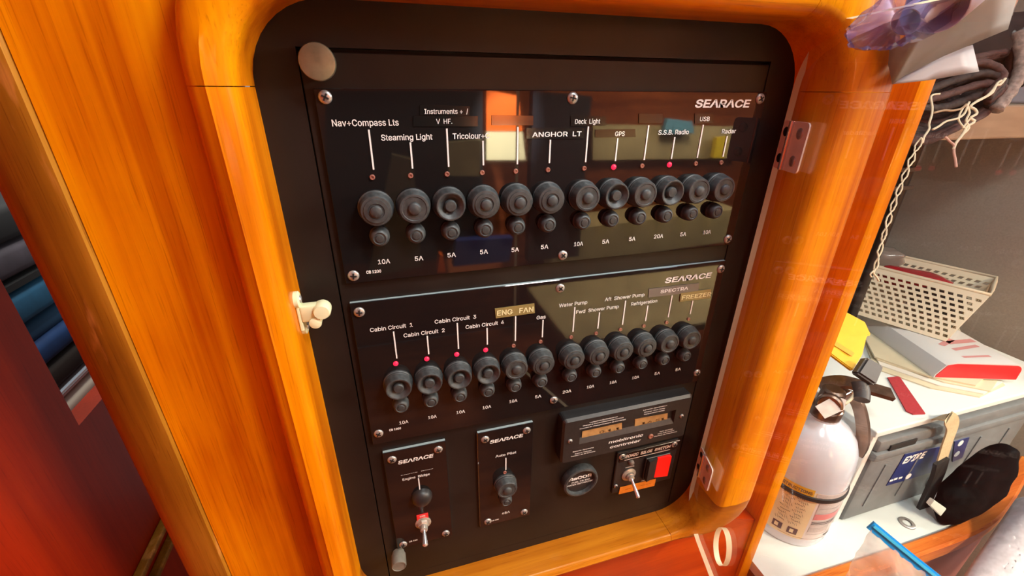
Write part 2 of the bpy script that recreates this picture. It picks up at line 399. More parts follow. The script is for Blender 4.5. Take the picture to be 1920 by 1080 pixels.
# ------------------------------------------------------------------ screws, lamps, breakers
def screw_meshes(r):
    bm = BM(); lathe(bm, [(r, 0), (r, .0006), (r * .86, .0013), (r * .5, .0018), (0, .0020)], (0, 0, 0), n=20, cap=False)
    me = bpy.data.meshes.new('screw'); bm.to_mesh(me); bm.free(); me.materials.append(steel); me.shade_smooth()
    bm = BM()
    for a in (0, math.pi / 2):
        b2 = BM(); box(b2, (-r * .55, -.00235, -r * .13), (r * .55, -.0014, r * .13)); b2.transform(Matrix.Rotation(a, 4, 'Y'))
        t = bpy.data.meshes.new('t'); b2.to_mesh(t); b2.free(); bm.from_mesh(t); bpy.data.meshes.remove(t)
    sl = bpy.data.meshes.new('slot'); bm.to_mesh(sl); bm.free(); sl.materials.append(dark_slot)
    return me, sl
SCR = screw_meshes(.0046); SCR_S = screw_meshes(.0028)
def screw(x, z, parent, y=0, ms=SCR, a=None):
    o = link('screw', ms[0], None, parent); o.location = (x, y, z)
    s = link('cross_slot', ms[1], None, o); s.rotation_euler = (0, random.uniform(0, 1.5) if a is None else a, 0)
    return o
def boot_mesh(prof, m):
    bm = BM(); lathe(bm, prof, (0, 0, 0), n=32, cap=False)
    me = bpy.data.meshes.new('boot'); bm.to_mesh(me); bm.free(); me.materials.append(m); me.shade_smooth(); me.set_sharp_from_angle(angle=math.radians(42)); return me
BOOT_OUT = boot_mesh([(.0135, 0), (.0138, .0022), (.0130, .0030), (.0133, .0046), (.0127, .0054), (.0128, .0072), (.0121, .0082), (.0120, .0112), (.0112, .0124), (.0094, .0127), (.0091, .0134), (.0062, .0137), (.0058, .0131), (.0046, .0131), (.0044, .0148), (.0034, .0155), (0, .0157)], rubber)
BOOT_IN = boot_mesh([(.0135, 0), (.0138, .0022), (.0130, .0030), (.0133, .0046), (.0127, .0054), (.0128, .0072), (.0121, .0082), (.0120, .0112), (.0114, .0124), (.0106, .0126), (.0098, .0122), (.0064, .0078), (.0050, .0074), (.0048, .0108), (.0040, .0116), (0, .0118)], rubber)
BOOT_FLAT = boot_mesh([(.0135, 0), (.0138, .0022), (.0130, .0030), (.0133, .0046), (.0127, .0054), (.0128, .0072), (.0121, .0082), (.0120, .0112), (.0112, .0124), (.0096, .0126), (.0092, .0122), (.0052, .0122), (.0048, .0136), (.0038, .0144), (0, .0146)], rubber)
SMALL = boot_mesh([(.0078, 0), (.0080, .002), (.0075, .0026), (.0076, .0052), (.0069, .0078), (.0058, .0092), (.0048, .0096), (.0044, .0090), (.0032, .0091), (.0028, .0098), (0, .0100)], rubber)
LAMP_ON = boot_mesh([(.0024, 0), (.0024, .0006), (.0018, .0014), (.0008, .0018), (0, .0019)], led_on)
LAMP_OFF = boot_mesh([(.0021, 0), (.0021, .0006), (.0018, .0011), (.0010, .0011), (.0009, .0005), (0, .0004)], led_off)
def breaker(x, zb, zs, parent, kind, zl, lit, two=True):
    b = link('breaker_button', {'in': BOOT_IN, 'out': BOOT_OUT, 'flat': BOOT_FLAT}[kind], None, parent); b.location = (x, 0, zb)
    s = link('reset_button', SMALL, None, parent); s.location = (x, 0, zs)
    l = link('indicator_lamp', LAMP_ON if lit else LAMP_OFF, None, parent); l.location = (x, 0, zl)
    if lit: l['label'] = 'lit red indicator lamp'
def pointer(u0, v0, u1, v1, parent):
    a, b = at(u0, v0, Y=-.0004), at(u1, v1, Y=-.0004); x = (a.x + b.x) / 2
    bm = BM(); box(bm, (x - .00062, -.0006, b.z), (x + .00062, -.0001, a.z)); link('pointer_line', bm, white_ink, parent)
def tape(name, corners_px, parent, m, depth=.0007, label=None):
    P = [at(u, v, Y=-depth) for u, v in corners_px]
    bm = BM(); hexa(bm, [(p.x, -.0001, p.z) for p in P], [(p.x, -depth, p.z) for p in P]); o = link(name, bm, m, parent)
    if label: o['label'] = label
    return o
def plate(x0, x1, z0, z1, parent):
    bm = BM(); box(bm, (x0, 0, z0), (x1, .0042, z1), .0005, 1)
    o = link('faceplate', bm, black_gloss, parent)
    me = o.data; me.materials.append(plate_edge)
    for f in me.polygons:
        if abs(f.normal.z) > .9 or abs(f.normal.x) > .9: f.material_index = 1
    return o
BXS = [-.161, -.1325, -.104, -.0755, -.047, -.0185, .015, .0435, .072, .1005, .129, .1575]
def searace(u0, v0, u1, v1, h, parent): return label_px('SEARACE', u0, v0, u1, v1, h, parent, bold=.045, shear=.18, name='maker_lettering')
# --- upper plate
up = thing('breaker_panel', 'larger upper glossy black breaker panel with twelve round buttons and nav light labels', 'breaker panel')
plate(-.1925, .193, -.1425, .0045, up)
for x, z in ((-.1855, -.001), (.0, -.001), (.186, -.001), (-.1855, -.1355), (0, -.1355), (.186, -.1355)): screw(x, z, up)
kinds = ['out', 'flat', 'in', 'out', 'out', 'out', 'flat', 'in', 'flat', 'in', 'flat', 'flat']
for i, x in enumerate(BXS): breaker(x, -.080, -.1027, up, kinds[i], -.0567, i in (7, 9))
for q in ((692, 243, 700, 318), (770, 267, 773, 316), (838, 241, 841, 313), (906, 264, 906, 310), (971, 238, 970, 308), (1032, 262, 1030, 306), (1103, 237, 1098, 304), (1158, 259, 1154, 302), (1216, 235, 1208, 300), (1265, 257, 1259, 298), (1318, 234, 1308, 296), (1363, 255, 1356, 294)): pointer(*q, up)
H = .0044
label_px('Nav+Compass Lts', 623, 236, 748, 236, .0050, up, bold=.02)
label_px('Steaming Light', 715, 263, 811, 262, .0047, up, bold=.02)
label_px('Tricolour+C', 849, 260, 918, 260, .0047, up, bold=.02)
tape('label_tape', [(787, 216), (880, 217), (880, 199), (787, 197)], up, tape_blk); label_px('Instruments +  /', 796, 213, 878, 214, .0040, up, Y=-.0009)
tape('label_tape', [(775, 237), (896, 237), (896, 218), (775, 217)], up, tape_blk); label_px('V  HF.', 818, 232, 848, 232, .0040, up, Y=-.0009)
bm = BM(); a, b = at(893, 236, Y=-.001), at(897, 218, Y=-.001)
tape('label_tape', [(922, 235), (1000, 235), (1000, 217), (922, 216)], up, mat('smoky_tape', (.03, .012, .008), .12))
tape('label_tape', [(987, 260), (1096, 260), (1096, 241), (987, 240)], up, tape_blk); label_px('ANGHOR  LT', 998, 256, 1090, 256, .0042, up, Y=-.0009, bold=.02)
tape('label_tape', [(1070, 236), (1136, 236), (1136, 218), (1070, 217)], up, tape_blk); label_px('Deck  Light', 1078, 232, 1125, 232, .0043, up, Y=-.0009)
tape('label_tape', [(1116, 258), (1192, 257), (1191, 242), (1116, 243)], up, mat('brown_tape', (.03, .010, .006), .15)); label_px('GPS', 1153, 255, 1171, 255, .0042, up, Y=-.0009)
tape('label_tape', [(1198, 231), (1242, 231), (1243, 213), (1198, 213)], up, MATS['brown_tape'])
tape('label_tape', [(1303, 232), (1338, 231), (1338, 213), (1303, 213)], up, MATS['brown_tape']); label_px('USB', 1312, 227, 1330, 227, .0042, up, Y=-.0009)
label_px('S.S.B. Radio', 1234, 252, 1291, 252, .0044, up, bold=.02)
label_px('Radar', 1353, 250, 1379, 250, .0043, up, bold=.02)
searace(1302, 201, 1404, 201, .0070, up)
for t, a, b, c, d in (('10A', 709, 495, 732, 494), ('5A', 778, 489, 794, 488), ('5A', 839, 482, 855, 482), ('5A', 900, 476, 915, 476), ('5A', 959, 472, 973, 472), ('5A', 1014, 467, 1028, 466), ('10A', 1076, 462, 1093, 460), ('5A', 1129, 457, 1142, 456), ('5A', 1179, 452, 1191, 451), ('20A', 1226, 447, 1243, 446), ('5A', 1275, 443, 1286, 442), ('10A', 1318, 439, 1332, 438)):
    label_px(t, a, b, c, d, .0045, up, bold=.02)
label_px('CB 1200', 687, 513, 715, 511, .0029, up, bold=.05)
# --- lower plate
lp = thing('breaker_panel', 'slightly shorter middle black breaker panel with twelve buttons, labelled Cabin Circuit to FREEZER', 'breaker panel')
plate(-.1925, .191, -.319, -.1605, lp)
for x, z in ((-.1855, -.1695), (-.0005, -.1695), (.186, -.1695), (-.1855, -.3055), (0, -.3055), (.186, -.3055)): screw(x, z, lp)
kinds = ['in', 'in', 'in', 'in', 'flat', 'out', 'out', 'out', 'out', 'out', 'flat', 'flat']
for i, x in enumerate(BXS): breaker(x, -.2478, -.2718, lp, kinds[i], -.227, i < 4)
for q in ((738, 622, 744, 672), (801, 630, 804, 664), (857, 606, 860, 654), (913, 615, 914, 646), (967, 593, 966, 639), (1018, 600, 1017, 632), (1078, 576, 1074, 622), (1124, 586, 1121, 616), (1173, 564, 1167, 609), (1215, 573, 1210, 602), (1260, 554, 1253, 595), (1299, 564, 1294, 589)): pointer(*q, lp)
for t, a, b, c, d in (('Cabin Circuit  1', 694, 622, 774, 613), ('Cabin Circuit  2', 757, 632, 834, 623), ('Cabin Circuit  3', 815, 606, 893, 598), ('Cabin Circuit  4', 873, 616, 945, 608), ('Gas', 1006, 599, 1023, 597), ('Water Pump', 1048, 576, 1101, 570), ('Fwd  Shower Pump', 1080, 588, 1160, 578), ('Aft  Shower Pump', 1134, 564, 1208, 556), ('Refrigeration', 1183, 573, 1232, 567)):
    label_px(t, a, b, c, d, .0044, lp, bold=.02)
tape('label_tape', [(930, 597), (1003, 587), (1002, 569), (928, 579)], lp, tape_gold, label='gold tape reading ENG FAN'); label_px('ENG   FAN', 932, 592, 1000, 584, .0060, lp, ink_gold, Y=-.0010, bold=.03, flat=False)
tape('label_tape', [(1216, 558), (1309, 547), (1311, 531), (1217, 542)], lp, tape_grey, label='grey tape reading SPECTRA'); label_px('SPECTRA', 1238, 550, 1290, 543, .0042, lp, Y=-.0010, bold=.03, flat=False)
tape('label_tape', [(1275, 566), (1332, 559), (1334, 542), (1277, 550)], lp, tape_gold, depth=.0012, label='gold tape reading FREEZER'); label_px('FREEZER', 1278, 562, 1333, 555, .0055, lp, ink_gold, Y=-.0015, bold=.03, flat=False)
searace(1246, 530, 1332, 521, .0066, lp)
for t, a, b, c, d in (('10A', 749, 796, 766, 793), ('10A', 803, 786, 819, 783), ('10A', 856, 776, 872, 774), ('10A', 905, 767, 921, 765), ('10A', 955, 756, 970, 753), ('5A', 1003, 747, 1015, 745), ('20A', 1055, 738, 1071, 735), ('10A', 1100, 729, 1114, 726), ('10A', 1143, 720, 1156, 718), ('10A', 1185, 711, 1198, 709), ('5A', 1227, 703, 1237, 702), ('5A', 1266, 696, 1276, 694)):
    label_px(t, a, b, c, d, .0043, lp, bold=.02)
label_px('CB 1000', 730, 809, 752, 804, .0028, lp, bold=.05)
# --- engine bilge module
eb = thing('switch_module', 'small black module at lower left with chrome toggle under a dark dome', 'switch module')
plate(-.185, -.1205, -.482, -.3325, eb)
for u, v in ((735, 863), (822, 844), (836, 1001), (756, 1022)): p = at(u, v, Y=-.001); screw(p.x, p.z, eb)
searace(746, 871, 812, 857, .0052, eb)
label_px('Engine  Bildge', 755, 902, 806, 890, .0036, eb, bold=.02); pointer(785, 897, 787, 919, eb)
label_px('Engine  Bilge', 752, 893, 812, 878, .0008, eb, name='worn_lettering')
p = at(792, 941, Y=-.006)
bm = BM(); lathe(bm, [(.0115, 0), (.0112, .003), (.0095, .0065), (.006, .0088), (0, .0096)], (p.x, 0, p.z + .002), n=28, cap=False); link('dome_button', bm, black_mod, eb, True)
p = at(794, 985, Y=-.004); tp = p.copy()
bm = BM(); box(bm, (p.x - .0065, -.0012, p.z + .006), (p.x + .0065, -.0001, p.z + .0145), .0003, 1); link('red_tab', bm, mat('red_tab_plastic', (.75, .03, .03), .4), eb)
lettering('ON', (p.x - .003, -.0014, p.z + .0108), .006, .0026, eb, bold=.02)
tg = BM(); lathe(tg, [(.0088, 0), (.0090, .0012), (.0080, .0018), (.0055, .0020)], (p.x, 0, p.z), n=28, cap=False); tgo = link('toggle_switch', tg, nickel, eb, 'auto')
bm = BM(); lathe(bm, [(.0062, .0015), (.0062, .0050), (.0055, .0055)], (p.x, 0, p.z), n=6); link('hex_nut', bm, nickel, tgo, False)
bm = BM(); lathe(bm, [(.0044, .005), (.0046, .0075), (.0040, .0105), (.0032, .0108)], (p.x, 0, p.z), n=20); link('threaded_bush', bm, nickel, tgo, 'auto')
q0 = Vector((p.x, -.010, p.z)); q1 = Vector((p.x - .0005, -.027, p.z - .0035))
bm = BM(); tube(bm, [q0, q0.lerp(q1, .3), q0.lerp(q1, .7), q0.lerp(q1, .93), q1], [.0017, .0020, .0027, .0030, .0019], 16); link('lever', bm, chrome, tgo, 'auto')
label_px('CB 150', 767, 1017, 783, 1013, .0022, eb, bold=.05)
# --- auto pilot module
ap = thing('switch_module', 'small black module in the lower middle with one round breaker, labelled Auto Pilot', 'switch module')
plate(-.0865, -.0225, -.482, -.3315, ap)
for u, v in ((910, 825), (988, 808), (983, 961), (915, 979)): p = at(u, v, Y=-.001); screw(p.x, p.z, ap)
searace(918, 832, 980, 819, .0050, ap)
label_px('Auto Pilot', 929, 858, 968, 850, .0040, ap, bold=.02); pointer(948, 859, 949, 881, ap)
p = at(952, 921, Y=-.013); breaker(p.x, p.z, p.z - .0235, ap, 'flat', at(948, 885, Y=0).z, False)
label_px('45A', 941, 965, 956, 961, .0040, ap, bold=.02); label_px('CB 150', 922, 978, 935, 974, .0020, ap, bold=.05)
# --- battery controller
mc = thing('battery_controller', 'raised black battery meter box with two amber displays at lower right', 'battery meter')
mx0, mx1, mz0, mz1 = .0085, .1775, -.393, -.3275
bm = BM()
A = rrect(mx0, mx1, mz0, mz1, .004, 3); Bq = rrect(mx0 + .002, mx1 - .002, mz0 + .002, mz1 - .003, .003, 3)
va = [bm.verts.new((x, .004, z)) for x, z in A]; vb = [bm.verts.new((x, -.0095, z)) for x, z in A]; vc = [bm.verts.new((x, -.0125, z)) for x, z in Bq]
wx0, wx1, wz0, wz1 = .0300, .1560, -.3665, -.3455        # display recess
for r1, r2 in ((va, vb), (vb, vc)):
    for i in range(len(r1)): j = (i + 1) % len(r1); bm.faces.new((r1[i], r1[j], r2[j], r2[i]))
hole = [(wx1, wz1)] * 4 + [(wx0, wz1)] * 4 + [(wx0, wz0)] * 4 + [(wx1, wz0)] * 4
hv = {c: bm.verts.new((c[0], -.0125, c[1])) for c in set(hole)}
for i in range(16):
    j = (i + 1) % 16; f = [vc[i], vc[j], hv[hole[j]], hv[hole[i]]]; f2 = []
    for q in f:
        if q not in f2: f2.append(q)
    bm.faces.new(f2)
inn = {(x, z): bm.verts.new((x + (.0015 if x == wx0 else -.0015), -.0085, z + (.0060 if z == wz0 else -.0006))) for x, z in set(hole)}
cs = [(wx1, wz1), (wx0, wz1), (wx0, wz0), (wx1, wz0)]
for i in range(4): a, b = cs[i], cs[(i + 1) % 4]; bm.faces.new((hv[a], hv[b], inn[b], inn[a]))
bm.faces.new([inn[c] for c in cs]); bmesh.ops.recalc_face_normals(bm, faces=bm.faces)
link('housing', bm, black_mod, mc)
def panel_px(name, px, Y, th, m, parent):
    P = [at(u, v, Y=Y) for u, v in px]; bm = BM(); hexa(bm, [(p.x, Y + th, p.z) for p in P], [(p.x, Y, p.z) for p in P]); return link(name, bm, m, parent)
Yd = -.0090
d1 = panel_px('display', [(1091, 821), (1166, 806), (1166, 793), (1092, 809)], Yd, .0004, lcd, mc)
d2 = panel_px('display', [(1190, 800), (1251, 788), (1252, 775), (1191, 786)], Yd, .0004, lcd, mc)
label_px('0.1.1', 1124, 813, 1163, 805, .0045, mc, lcd_ink, Y=Yd - .0003, name='digits'); label_px('16.51', 1204, 796, 1247, 787, .0042, mc, lcd_ink, Y=Yd - .0003, name='digits')
Yf = -.0128
for t, a, b, c, d, h in (('Ladestrom/Entladestrom', 1106, 792, 1158, 783, .0016), ('Charging Current/Discharge Current', 1093, 798, 1169, 785, .0016), ('Courant de Charge/Courant de Decharge', 1087, 804, 1173, 788, .0016),
                         ('Lampen-Kontrolleur', 1206, 770, 1251, 761, .0015), ('Charge-Over Relay', 1208, 774, 1247, 766, .0015), ('Temperature Relais', 1207, 778, 1246, 770, .0015),
                         ('Batterie-Spannung', 1074, 848, 1113, 840, .0016), ('Battery Voltage', 1078, 852, 1109, 845, .0016), ('Tension de la Batterie', 1070, 857, 1116, 847, .0016),
                         ('Null-Stellung', 1237, 810, 1261, 805, .0015), ('Zero Adjustment', 1233, 814, 1264, 808, .0015), ('Position de Regulation', 1227, 819, 1269, 810, .0015)):
    label_px(t, a, b, c, d, h, mc, Y=Yf, bold=.03)
label_px('mobitronic', 1141, 832, 1205, 818, .0046, mc, Y=Yf, bold=.03, shear=.2, name='maker_lettering'); label_px('controler', 1143, 841, 1200, 828, .0046, mc, Y=Yf, bold=.03, shear=.2, name='maker_lettering')
p = at(1220, 818, Y=Yf); bm = BM(); lathe(bm, [(.0034, 0), (.0034, .0010), (.0026, .0016), (.0020, .0016), (.0018, .0006), (0, .0006)], (p.x, -.0125, p.z), n=20, cap=False); link('adjusting_knob', bm, mat('copper_knob', (.42, .20, .14), .35, .3), mc, 'auto')
for u, v in ((1069, 827), (1278, 780)): p = at(u, v, Y=Yf); screw(p.x, p.z, mc, y=-.0125, ms=SCR_S)
# --- filter gauge
ga = thing('gauge', 'round black fuel filter gauge with thick rim and white print', 'gauge')
p = at(1090, 906, Y=-.006); gx, gz = p.x, p.z
bm = BM(); lathe(bm, [(.0232, 0), (.0238, .006), (.0230, .0095), (.0208, .0105), (.0192, .0098), (.0182, .0060)], (gx, .004, gz), n=40, cap=False); link('rim', bm, rubber, ga, 'auto')
bm = BM(); lathe(bm, [(.0184, .005), (.0184, .0062), (0, .0063)], (gx, .004, gz), n=40, cap=False); link('dial', bm, black_mod, ga)
Yg = -.0026
label_px('RaCOR', 1067, 903, 1110, 892, .0052, ga, Y=Yg, bold=.06, name='maker_lettering'); label_px('FUEL FILTER', 1072, 907, 1106, 899, .0026, ga, Y=Yg, bold=.03); label_px('WATER SEPARATOR', 1062, 913, 1112, 902, .0026, ga, Y=Yg, bold=.03); label_px('SERVICE', 1079, 926, 1092, 923, .0016, ga, Y=Yg, bold=.03)
# --- sonic bilge switch
so = thing('switch_module', 'sonic bilge switch plate with chrome lever and red and black rocker at lower right', 'switch module')
p0 = at(1157, 850, Y=.002); p1 = at(1270, 826, Y=.002); p2 = at(1250, 905, Y=.002)
bm = BM(); box(bm, (p0.x, .0005, -.484), (p1.x + .001, .004, (p0.z + p1.z) / 2 + .0025), .0012, 2); link('faceplate', bm, black_mod, so)
a = at(1161, 864, Y=0); b = at(1271, 840, Y=0)
bm = BM(); box(bm, (a.x, -.0004, b.z - .001), (b.x + .0005, .0005, (p0.z + p1.z) / 2 + .001), .0003, 1); link('label_tape', bm, tape_blk, so)
label_px('SONIC  BILGE  SWITCH', 1172, 858, 1256, 840, .0052, so, mat('pale_pink_print', (.80, .66, .58), .5), Y=-.0007, bold=.04, shear=.15)
a = at(1171, 863, Y=-.0006); b = at(1256, 843, Y=-.0006); bm = BM(); box(bm, (a.x, -.0007, (a.z + b.z) / 2 - .0004), (b.x, -.0005, (a.z + b.z) / 2 + .0002)); link('pointer_line', bm, MATS['pale_pink_print'], so)
for u, v in ((1167, 857), (1265, 834), (1155, 912)): p = at(u, v, Y=-.001); screw(p.x, p.z, so, ms=SCR_S if v == 912 else SCR)
label_px('PUMP', 1179, 862, 1190, 859, .0018, so, Y=.0002, bold=.04); label_px('MANUAL', 1173, 878, 1190, 874, .0018, so, Y=.0002, bold=.04); label_px('OFF', 1227, 852, 1234, 850, .0016, so, Y=.0002, bold=.04); label_px('AUTO', 1202, 903, 1216, 899, .0018, so, Y=.0002, bold=.04)
bm = BM(); p = at(1185, 869, Y=-.003); lathe(bm, [(.0038, 0), (.0038, .003), (.0028, .0048), (0, .0054)], (p.x, .0005, p.z), n=20, cap=False); link('pump_lamp', bm, mat('grey_lamp_lens', (.16, .14, .12), .25), so, True)
p = at(1181, 893, Y=-.003)
tg = BM(); lathe(tg, [(.0100, 0), (.0102, .0012), (.0088, .0022), (.0062, .0030)], (p.x, .0005, p.z), n=28, cap=False); tgo = link('toggle_switch', tg, nickel, so, 'auto')
bm = BM(); lathe(bm, [(.0056, .002), (.0056, .005), (.0048, .0056), (.0042, .008), (.003, .0084)], (p.x, .0005, p.z), n=20); link('threaded_bush', bm, nickel, tgo, 'auto')
q1 = at(1197, 934, Y=-.026); q0 = Vector((p.x, -.007, p.z))
bm = BM(); tube(bm, [q0, q0.lerp(q1, .3), q0.lerp(q1, .7), q0.lerp(q1, .93), q1], [.0018, .0020, .0026, .0028, .0017], 16); link('lever', bm, chrome, tgo, 'auto')
a = at(1218, 889, Y=-.004); b = at(1252, 855, Y=-.004); rx0, rx1, rz0, rz1 = at(1213, 875, Y=-.004).x, at(1253, 870, Y=-.004).x, at(1233, 893, Y=-.004).z, at(1233, 858, Y=-.004).z
mid = at(1232, 873, Y=-.006).x
bm = BM(); box(bm, (rx0 - .002, -.0030, rz0 - .0012), (rx1 + .001, .0005, rz1 + .0012), .0006, 1); rk = link('rocker_switch', bm, black_mod, so)
bm = BM(); hexa(bm, [(rx0, -.003, rz0), (mid, -.003, rz0), (mid, -.003, rz1), (rx0, -.003, rz1)], [(rx0, -.0085, rz0), (mid, -.0050, rz0), (mid, -.0050, rz1), (rx0, -.0085, rz1)], .0003); link('rocker_half', bm, rubber_d, rk)
bm = BM(); hexa(bm, [(mid, -.003, rz0), (rx1, -.003, rz0), (rx1, -.003, rz1), (mid, -.003, rz1)], [(mid, -.0050, rz0), (rx1, -.0075, rz0), (rx1, -.0075, rz1), (mid, -.0050, rz1)], .0003); tag(link('rocker_half', bm, red_pl, rk), 'bright red rocker half')
tape('paper_label', [(1160, 927), (1227, 911), (1230, 898), (1163, 914)], so, orange_tape, depth=.0006)
for u0, v0, u1, v1 in ((1172, 920, 1184, 917), (1200, 913, 1220, 908)): label_px('~~~~', u0, v0, u1, v1, .006, so, orange_ink, Y=-.0008, name='smudged_lettering')
# --- turn knobs on the board
kx = at(592, 119, Y=-.010)
bm = BM(); lathe(bm, [(.0105, 0), (.0105, .004), (.0112, .005), (.0115, .0125), (.0110, .0138), (.0098, .0142), (0, .0140)], (kx.x + .001, .003, kx.z + .001), n=36, cap=False)
tag(link('turn_knob', bm, knob_m, None, 'auto'), 'round tarnished knob at the top left corner of the switchboard', 'knob', 'knobs on the board')
kx = at(748, 1058, Y=-.012)
bm = BM(); lathe(bm, [(.0068, 0), (.0070, .003), (.0082, .004), (.0084, .0165), (.0080, .0178), (.0072, .0181), (.0070, .0174), (0, .0174)], (kx.x, .003, kx.z), n=32, cap=False)
kb = link('turn_knob', bm, mat('grey_knob', (.20, .19, .16), .5, noise=.3, scale=120), None, 'auto'); tag(kb, 'grey cylindrical knob at the bottom left corner of the switchboard', 'knob', 'knobs on the board')
# --- cream catch on the left reveal
ct = thing('door_catch', 'cream plastic door catch on the left inner side of the frame', 'catch')
cy = -.020
bm = BM()
for u, v, r in ((563, 561, .0065), (577, 610, .0065)):
    p = at(u, v, X=-.2245); lathe(bm, [(r, 0), (r, .0030), (r * .8, .0038), (0, .0038)], (-.2285, p.y, p.z), axis=(1, 0, 0), n=24, cap=False)
a = at(563, 561, X=-.2245); b = at(577, 610, X=-.2245)
box(bm, (-.2285, min(a.y, b.y) - .004, b.z), (-.2255, max(a.y, b.y) + .004, a.z), .0008, 1); link('base', bm, cream_pl, ct, 'auto')
for q in (a, b):
    bm = BM(); lathe(bm, [(.0030, 0), (.0028, .0010), (0, .0014)], (-.2248, q.y, q.z), axis=(1, 0, 0), n=16, cap=False); link('screw', bm, steel, ct, True)
c0 = at(580, 586, Y=cy); c1 = at(605, 581, Y=cy)
bm = BM(); box(bm, (-.2260, cy - .0045, c1.z - .0075), (c1.x, cy + .0045, c1.z + .0065), .0018, 2); link('arm', bm, cream_pl, ct, 'auto')
bm = BM(); lathe(bm, [(0, 0), (.0055, .0005), (.0066, .003), (.0066, .011), (.0055, .0135), (0, .014)], (c1.x, cy + .006, c1.z + .001), n=24, cap=False); lathe(bm, [(0, 0), (.004, .0005), (.0046, .003), (.0046, .009), (0, .0105)], (c1.x - .006, cy + .003, c1.z - .008), n=20, cap=False); link('latch_head', bm, cream_pl, ct, 'auto')

# ------------------------------------------------------------------ open clear door with hinges
DA = math.radians(18); DX, DY = -math.sin(DA), -math.cos(DA); HX, HY = .2200, -.0045
dr = thing('clear_door', 'transparent acrylic door hinged open at the right of the switchboard', 'door', loc=(HX, HY, 0))
dr.rotation_euler = (0, 0, math.atan2(DY, DX))     # local x runs along the door, local y is its normal
outl = rrect(0, .44, -.5535, .0570, .05, 10)
hc = (.0965, -.4935); hv1 = (.0110, -.0195); hv2 = (.0112, .0158)
hole = [(hc[0] + hv1[0] * math.cos(t) + hv2[0] * math.sin(t), hc[1] + hv1[1] * math.cos(t) + hv2[1] * math.sin(t)) for t in [2 * math.pi * k / 44 for k in range(44)]]
def ring_fill(outl, hole, y):
    bm = BM(); a = [bm.verts.new((u, y, v)) for u, v in outl]; b = [bm.verts.new((u, y, v)) for u, v in hole]
    es = [bm.edges.new((a[i], a[(i + 1) % len(a)])) for i in range(len(a))] + [bm.edges.new((b[i], b[(i + 1) % len(b)])) for i in range(len(b))]
    bmesh.ops.triangle_fill(bm, edges=es, use_beauty=True); return bm
TH = .0060
bm = ring_fill(outl, hole, -TH / 2); t2 = ring_fill(outl, hole, TH / 2); tm = bpy.data.meshes.new('t'); t2.to_mesh(tm); t2.free(); bm.from_mesh(tm); bpy.data.meshes.remove(tm)
link('pane', bm, acr, dr)
def rim_strip(o, y0, y1):
    bm = BM(); a = [bm.verts.new((u, y0, v)) for u, v in o]; b = [bm.verts.new((u, y1, v)) for u, v in o]
    for i in range(len(o)): j = (i + 1) % len(o); bm.faces.new((a[i], a[j], b[j], b[i]))
    return bm
link('polished_edge', rim_strip(outl, -TH / 2, TH / 2), acr_edge, dr, True)
link('finger_hole_edge', rim_strip(hole, -TH / 2 - .0002, TH / 2 + .0002), acr_edge, dr, True)
# the door's left face (towards the panel) in local frame: sign
nsign = 1 if Matrix.Rotation(math.atan2(DY, DX), 3, 'Z') @ Vector((0, 1, 0)) @ Vector((-1, 0, 0)) > 0 else -1
for zc, hh in ((-.0405, .0215), (-.446, .0195)):
    hg = bpy.data.objects.new('hinge', None); COL.objects.link(hg); hg.parent = dr
    y0 = nsign * TH / 2; y1 = nsign * (TH / 2 + .0014)
    bm = BM(); lo, hi = min(y0, y1), max(y0, y1)
    prism(bm, rrect(.018, .043, zc - hh, zc + hh, .004, 4), lo, hi); link('hinge_leaf', bm, mat('polished_stainless', (.86, .84, .79), .35, .0, noise=.15, scale=60), hg, 'auto')
    bm = BM(); lathe(bm, [(.0024, 0), (.0026, .001), (.0026, 2 * hh - .001), (.0024, 2 * hh)], (.0175, nsign * (TH / 2 + .0020), zc - hh), axis=(0, 0, 1), n=16); link('hinge_knuckle', bm, chrome, hg, 'auto')
    bm = BM(); prism(bm, rrect(.003, .0165, zc - hh, zc + hh, .003, 4), lo, hi); link('hinge_leaf', bm, MATS['polished_stainless'], hg, 'auto')
    for s in (-1, 1):
        for x, m_, r in ((.032, steel, .0048), (.0095, dark_slot, .0042)):
            bm = BM(); lathe(bm, [(r, 0), (r, .0004), (r * .7, .0012), (0, .0013)] if m_ is steel else [(r, 0), (r, .0002), (0, .0003)], (x, y1, zc + s * hh * .55), axis=(0, nsign, 0), n=20, cap=False)
            link('screw' if m_ is steel else 'screw_hole', bm, m_, hg, True)

# ------------------------------------------------------------------ right bay: shelf, box, extinguisher, battery
ZB = -.702
white_gel = mat('white_gelcoat', (.62, .70, .70), .35, noise=.05, scale=30)
white_gel2 = mat('white_paint', (.74, .76, .72), .4)
grey_wall = mat('grey_vinyl_lining', (.33, .30, .25), .8, noise=.12, scale=300, bump=.15)
bm = BM()                                                   # curved front edge of the white shelf
fid = [(.364, -.0692), (.42, -.0695), (.64, -.0745), (.776, -.074), (.86, -.064), (.9365, -.0453), (1.02, -.020), (1.085, -.001)]
bm_out = [(x, y) for x, y in fid] + [(1.05, .25), (1.0, .45), (.90, .59), (.74, .645), (.364, .645)]
prism(bm, bm_out, ZB, ZB - .02, org=(0, 0, 0), ax=(1, 0, 0), ay=(0, 1, 0))
sh = link('shelf', bm, white_gel, None); tag(sh, 'white shelf surface under the extinguisher and grey battery', 'shelf')
wood_fid = wood('scuffed_teak_edging', (.34, .07, .012), (.50, .14, .025), (.66, .30, .07), 'X', rough=.4, coat=.3, wear=.9)
